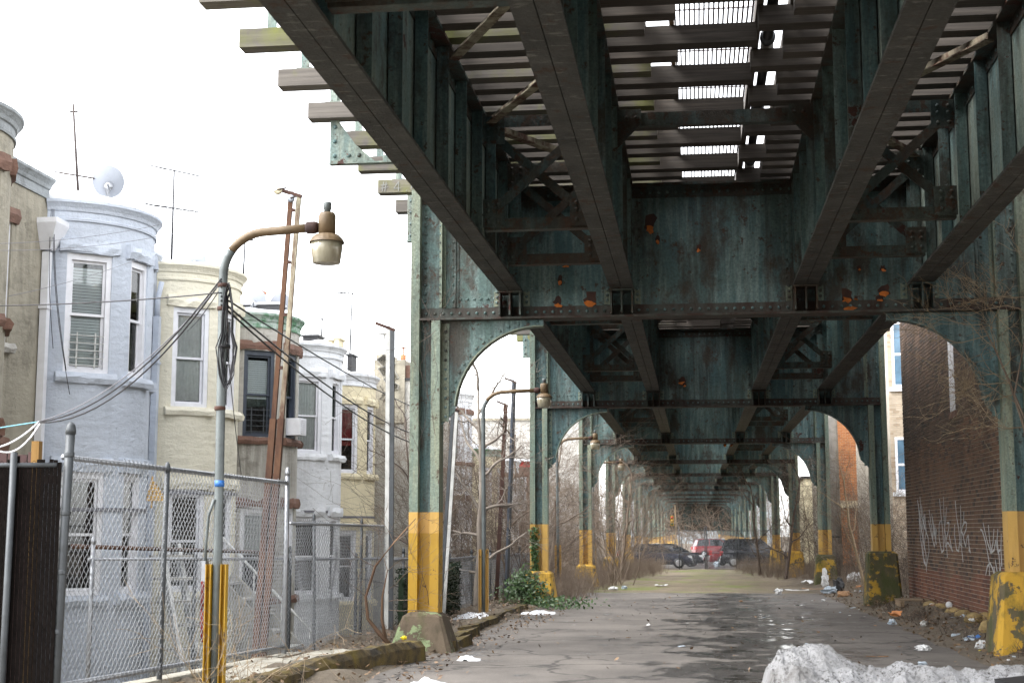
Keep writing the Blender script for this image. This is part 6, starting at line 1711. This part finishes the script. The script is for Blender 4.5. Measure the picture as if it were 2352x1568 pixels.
def can(label, px, py, r, L, mat, hgt=0.05, rz=0.3, name='drink_can', cat='can'):
    c = G(px, py, hgt); m = MB(); u = Vector((math.cos(rz), math.sin(rz), 0)); 
    m.tube([c+Vector((0,0,r))-u*L/2, c+Vector((0,0,r))-u*L*0.42, c+Vector((0,0,r))+u*L*0.42, c+Vector((0,0,r))+u*L/2], [r*0.8, r, r, r*0.8], 12); return tag(m.build(name, M[mat]), label, cat, 'litter along the right kerb')
bag('small round white bag at the asphalt edge, left end of the litter heap', 1788, 1362, 17, 12, 'paper')
sheet('long white sheet lying left of the third right pedestal', 1830, 1355, 50, 0.25, 'paper', 0.06, 0.1, 'plastic_sheet', 'plastic sheet')
sheet('white carton leaning left of the third right pedestal', 1855, 1342, 20, 0.3, 'paper', 0.20, 0.9, 'carton', 'carton', curl=0.12)
bag('tall white bag propped against the third right pedestal', 1895, 1345, 16, 40, 'paper', 0.1)
sheet('brown cardboard strip lying before the third right pedestal', 1873, 1352, 55, 0.22, 'cardboard', 0.15, -0.1, 'cardboard_strip', 'cardboard', curl=0.02)
bag('full black rubbish bag in the litter heap', 1927, 1358, 24, 34, 'bag_black', 0.1, 'rubbish_bag', 'rubbish bag', 0.35)
bag('white and pale blue bag beside the black rubbish bag', 1908, 1362, 32, 17, 'bag_blue')
bag('brown crushed carton in the litter heap', 1940, 1372, 34, 16, 'cardboard', 0.03, 'crushed_carton', 'carton', 0.3)
bag('large white bag on top of the weeds left of the second right pedestal', 1965, 1340, 32, 26, 'paper', 0.2)
can('orange and white tub left of the second right pedestal', 1975, 1353, 0.06, 0.25, 'orange_litter', 0.15, 0.2, 'tub', 'tub')
bag('pale blue bottle-like wrapper by the second right pedestal', 1978, 1368, 10, 14, 'bag_blue', 0.05, 'wrapper', 'wrapper')
bag('white bag snagged in twigs right of the second right column', 2055, 1262, 18, 34, 'paper', 1.15)
bag('torn white bag hanging in twigs left of the second right column', 1976, 1285, 14, 26, 'paper', 0.75)
sheet('white scrap lying on the asphalt nearer the litter heap', 1837, 1391, 22, 0.06, 'paper', 0.012)
sheet('crumpled white scrap on the wet asphalt before the heap', 1834, 1420, 20, 0.10, 'paper', 0.012)
bag('pale blue wrapper on the asphalt before the second right pedestal', 2050, 1433, 18, 12, 'bag_blue', 0.01, 'wrapper', 'wrapper')
sheet('orange wrapper at the edge of the dirt by the wall', 2057, 1415, 18, 0.25, 'orange_litter', 0.08, 0.8, 'wrapper', 'wrapper', curl=0.08)
sheet('pale plank lying slanted in the dirt by the wall', 2113, 1408, 42, 0.12, 'wood_brown', 0.12, 0.35, 'plank', 'plank', curl=0.01)
c = G(2098, 1386, 0.2)
t = thing('timber_pallet', 'small weathered pallet behind the second right pedestal', 'pallet', c)
for i in range(5):
    m = MB(); m.box(c.x-0.35, c.x+0.35, c.y-0.4+0.19*i, c.y-0.27+0.19*i, c.z+0.08, c.z+0.10); m.build('slat', M['wood_brown'], t)
for i in range(2):
    m = MB(); m.box(c.x-0.33+0.58*i, c.x-0.25+0.58*i, c.y-0.4, c.y+0.5, c.z-0.05, c.z+0.079); m.build('bearer', M['wood_brown'], t)
for i, (px, py) in enumerate(((2138, 1402), (2163, 1407), (2190, 1418), (2214, 1425), (2238, 1432))):
    c = G(px, py, 0.12); m = MB(); blob(m, (c.x, c.y, c.z+0.08), 0.17, 0.22, 0.12, 0.12, 12, 8, 1.6)
    tag(m.build('sandbag', M['sack']), ['first', 'second', 'third', 'fourth', 'fifth'][i]+' mossy tan sandbag from the left in the row by the wall', 'sandbag', 'sandbags along the brick wall')
for i, (px, py) in enumerate(((2255, 1405), (2262, 1428), (2268, 1450))):
    c = G(px, py, 0.15); m = MB(); blob(m, (c.x, c.y, c.z+0.06), 0.13, 0.16, 0.12, 0.15, 10, 7, 1.6); tag(m.build('sandbag', M['sack']), ['upper', 'middle', 'lower'][i]+' sandbag of the three tucked behind the nearest right pedestal', 'sandbag', 'sandbags along the brick wall')
can('white paper cup on the sandbags by the wall', 2180, 1396, 0.065, 0.14, 'paper', 0.28, 1.4, 'paper_cup', 'cup')
bag('crumpled white paper ball before the sandbags', 2167, 1424, 20, 15, 'paper', 0.08, 'paper_ball', 'paper ball')
bag('grey crumpled paper ball at the dirt edge', 2197, 1449, 17, 17, 'white_grimy', 0.06, 'paper_ball', 'paper ball')
bag('grey stone-like paper lump left of the dirt edge', 2122, 1436, 16, 12, 'white_grimy', 0.04, 'paper_ball', 'paper ball')
sheet('white flat carton piece farther from the snow', 2103, 1432, 20, 0.10, 'paper', 0.02)
sheet('white flat carton piece nearer the blue can', 2142, 1448, 22, 0.10, 'paper', 0.02, 0.1)
can('crushed blue and white can at the dirt edge', 2197, 1464, 0.035, 0.16, 'bag_blue', 0.03, 0.2)
bag('white bag with blue print by the nearest right pedestal', 2230, 1474, 28, 15, 'bag_blue', 0.02)
sheet('bright blue bag scrap on the white bag by the pedestal', 2238, 1464, 26, 0.12, 'blue', 0.10, 0.3, 'bag_scrap', 'plastic scrap')
bag('white bag tucked at the foot of the nearest right pedestal', 2254, 1490, 22, 20, 'paper', 0.02)
can('small yellow wrapper under the white bag at the pedestal foot', 2256, 1498, 0.02, 0.10, 'yellow_plastic', 0.0, 0.2, 'wrapper', 'wrapper')
bag('white crumpled bag alone on the asphalt above the snow bank', 2121, 1493, 32, 13, 'paper', 0.0)
sheet('long brown stick-like cardboard on the asphalt above the snow bank', 2015, 1507, 46, 0.05, 'cardboard', 0.012, 0.0, 'cardboard_strip', 'cardboard', curl=0.01)
bag('yellow plastic wrapper on the kerb beam end', 928, 1467, 14, 8, 'yellow_plastic', 0.22, 'wrapper', 'wrapper')
bag('pale blue scrap at the foot of the nearest left pedestal', 1018, 1497, 16, 5, 'bag_blue', 0.0, 'wrapper', 'wrapper')
sheet('white board lying on the far end of the asphalt', 1519, 1344, 28, 0.5, 'paper', 0.05, 0.0, 'board_scrap', 'board scrap', 'litter on the grassy lot')
bag('white scrap bag at the left edge of the asphalt end', 1408, 1353, 20, 7, 'paper', 0.02)
bag('pale blue scrap bag right of the white one at the asphalt end', 1434, 1351, 12, 7, 'bag_blue', 0.02)
bag('blue-white bag standing before the wire gate', 1647, 1300, 14, 12, 'bag_blue', 0.02)
bag('white bag caught in the weeds below the second lamp post', 1120, 1405, 12, 9, 'paper', 0.1)
sheet('white cloth hanging on the sagging fence', 880, 1275, 20, 0.05, 'paper', 1.2, 0.0, 'cloth', 'cloth', None, 0.02)
for i in range(46):
    if rl.random() < 0.75: x, y = rl.uniform(3.0, 5.0), rl.uniform(17, 42)
    else: x, y = rl.uniform(-3.6, 3), rl.uniform(16, 40)
    z = gz(y)+(0.24*smooth(3.3, 5.0, x) if x > 3.3 else 0.0)+0.02
    m = MB(); w = rl.uniform(0.02, 0.07)
    if rl.random() < 0.5: blob(m, (x, y, z+w*0.3), w, w, w*0.5, 0.5, 7, 5)
    else:
        a = rl.uniform(0, 6.28); u = Vector((math.cos(a), math.sin(a), 0.1)); v = Vector((-math.sin(a), math.cos(a), 0.1)); m.ob((x, y, z), u, v, Vector((0,0,1)), (-w, w), (-w*0.6, w*0.6), (0, 0.004))
    tag(m.build('litter_scrap', M[rl.choice(('paper', 'paper', 'white_grimy', 'bag_blue', 'cardboard'))]), 'tiny scrap of litter on the asphalt or dirt', 'litter', 'tiny scraps of litter')
m = MB(); c = P(2346, 1566, 11.2); m.ob(c, Vector((0.98,0.15,0.1)), Vector((-0.15,0.98,0)), Vector((-0.1,0,0.99)), (-0.13,0.3), (-0.2,0.2), (-0.3,0.02))
tag(m.build('black_crate', M['black']), 'black plastic corner sticking out of the snow at lower right', 'crate')
# spray scrawls on the steelwork
m = MB(); Yg = YB(3)-0.022
for st in ([(1853,1078),(1856,1058),(1860,1046),(1864,1060),(1866,1076)], [(1868,1050),(1862,1064),(1868,1072),(1873,1066),(1870,1060)], [(1874,1056),(1872,1068),(1876,1074),(1878,1064)]):
    for i in range(len(st)-1): m.bar(P(*st[i], Yg), P(*st[i+1], Yg), 0.06, 0.004, (0,1,0) if False else (0,0,1))
o = m.build('graffiti', M['spray_white'], bents[3]); o['label'] = 'white sprayed scrawl'
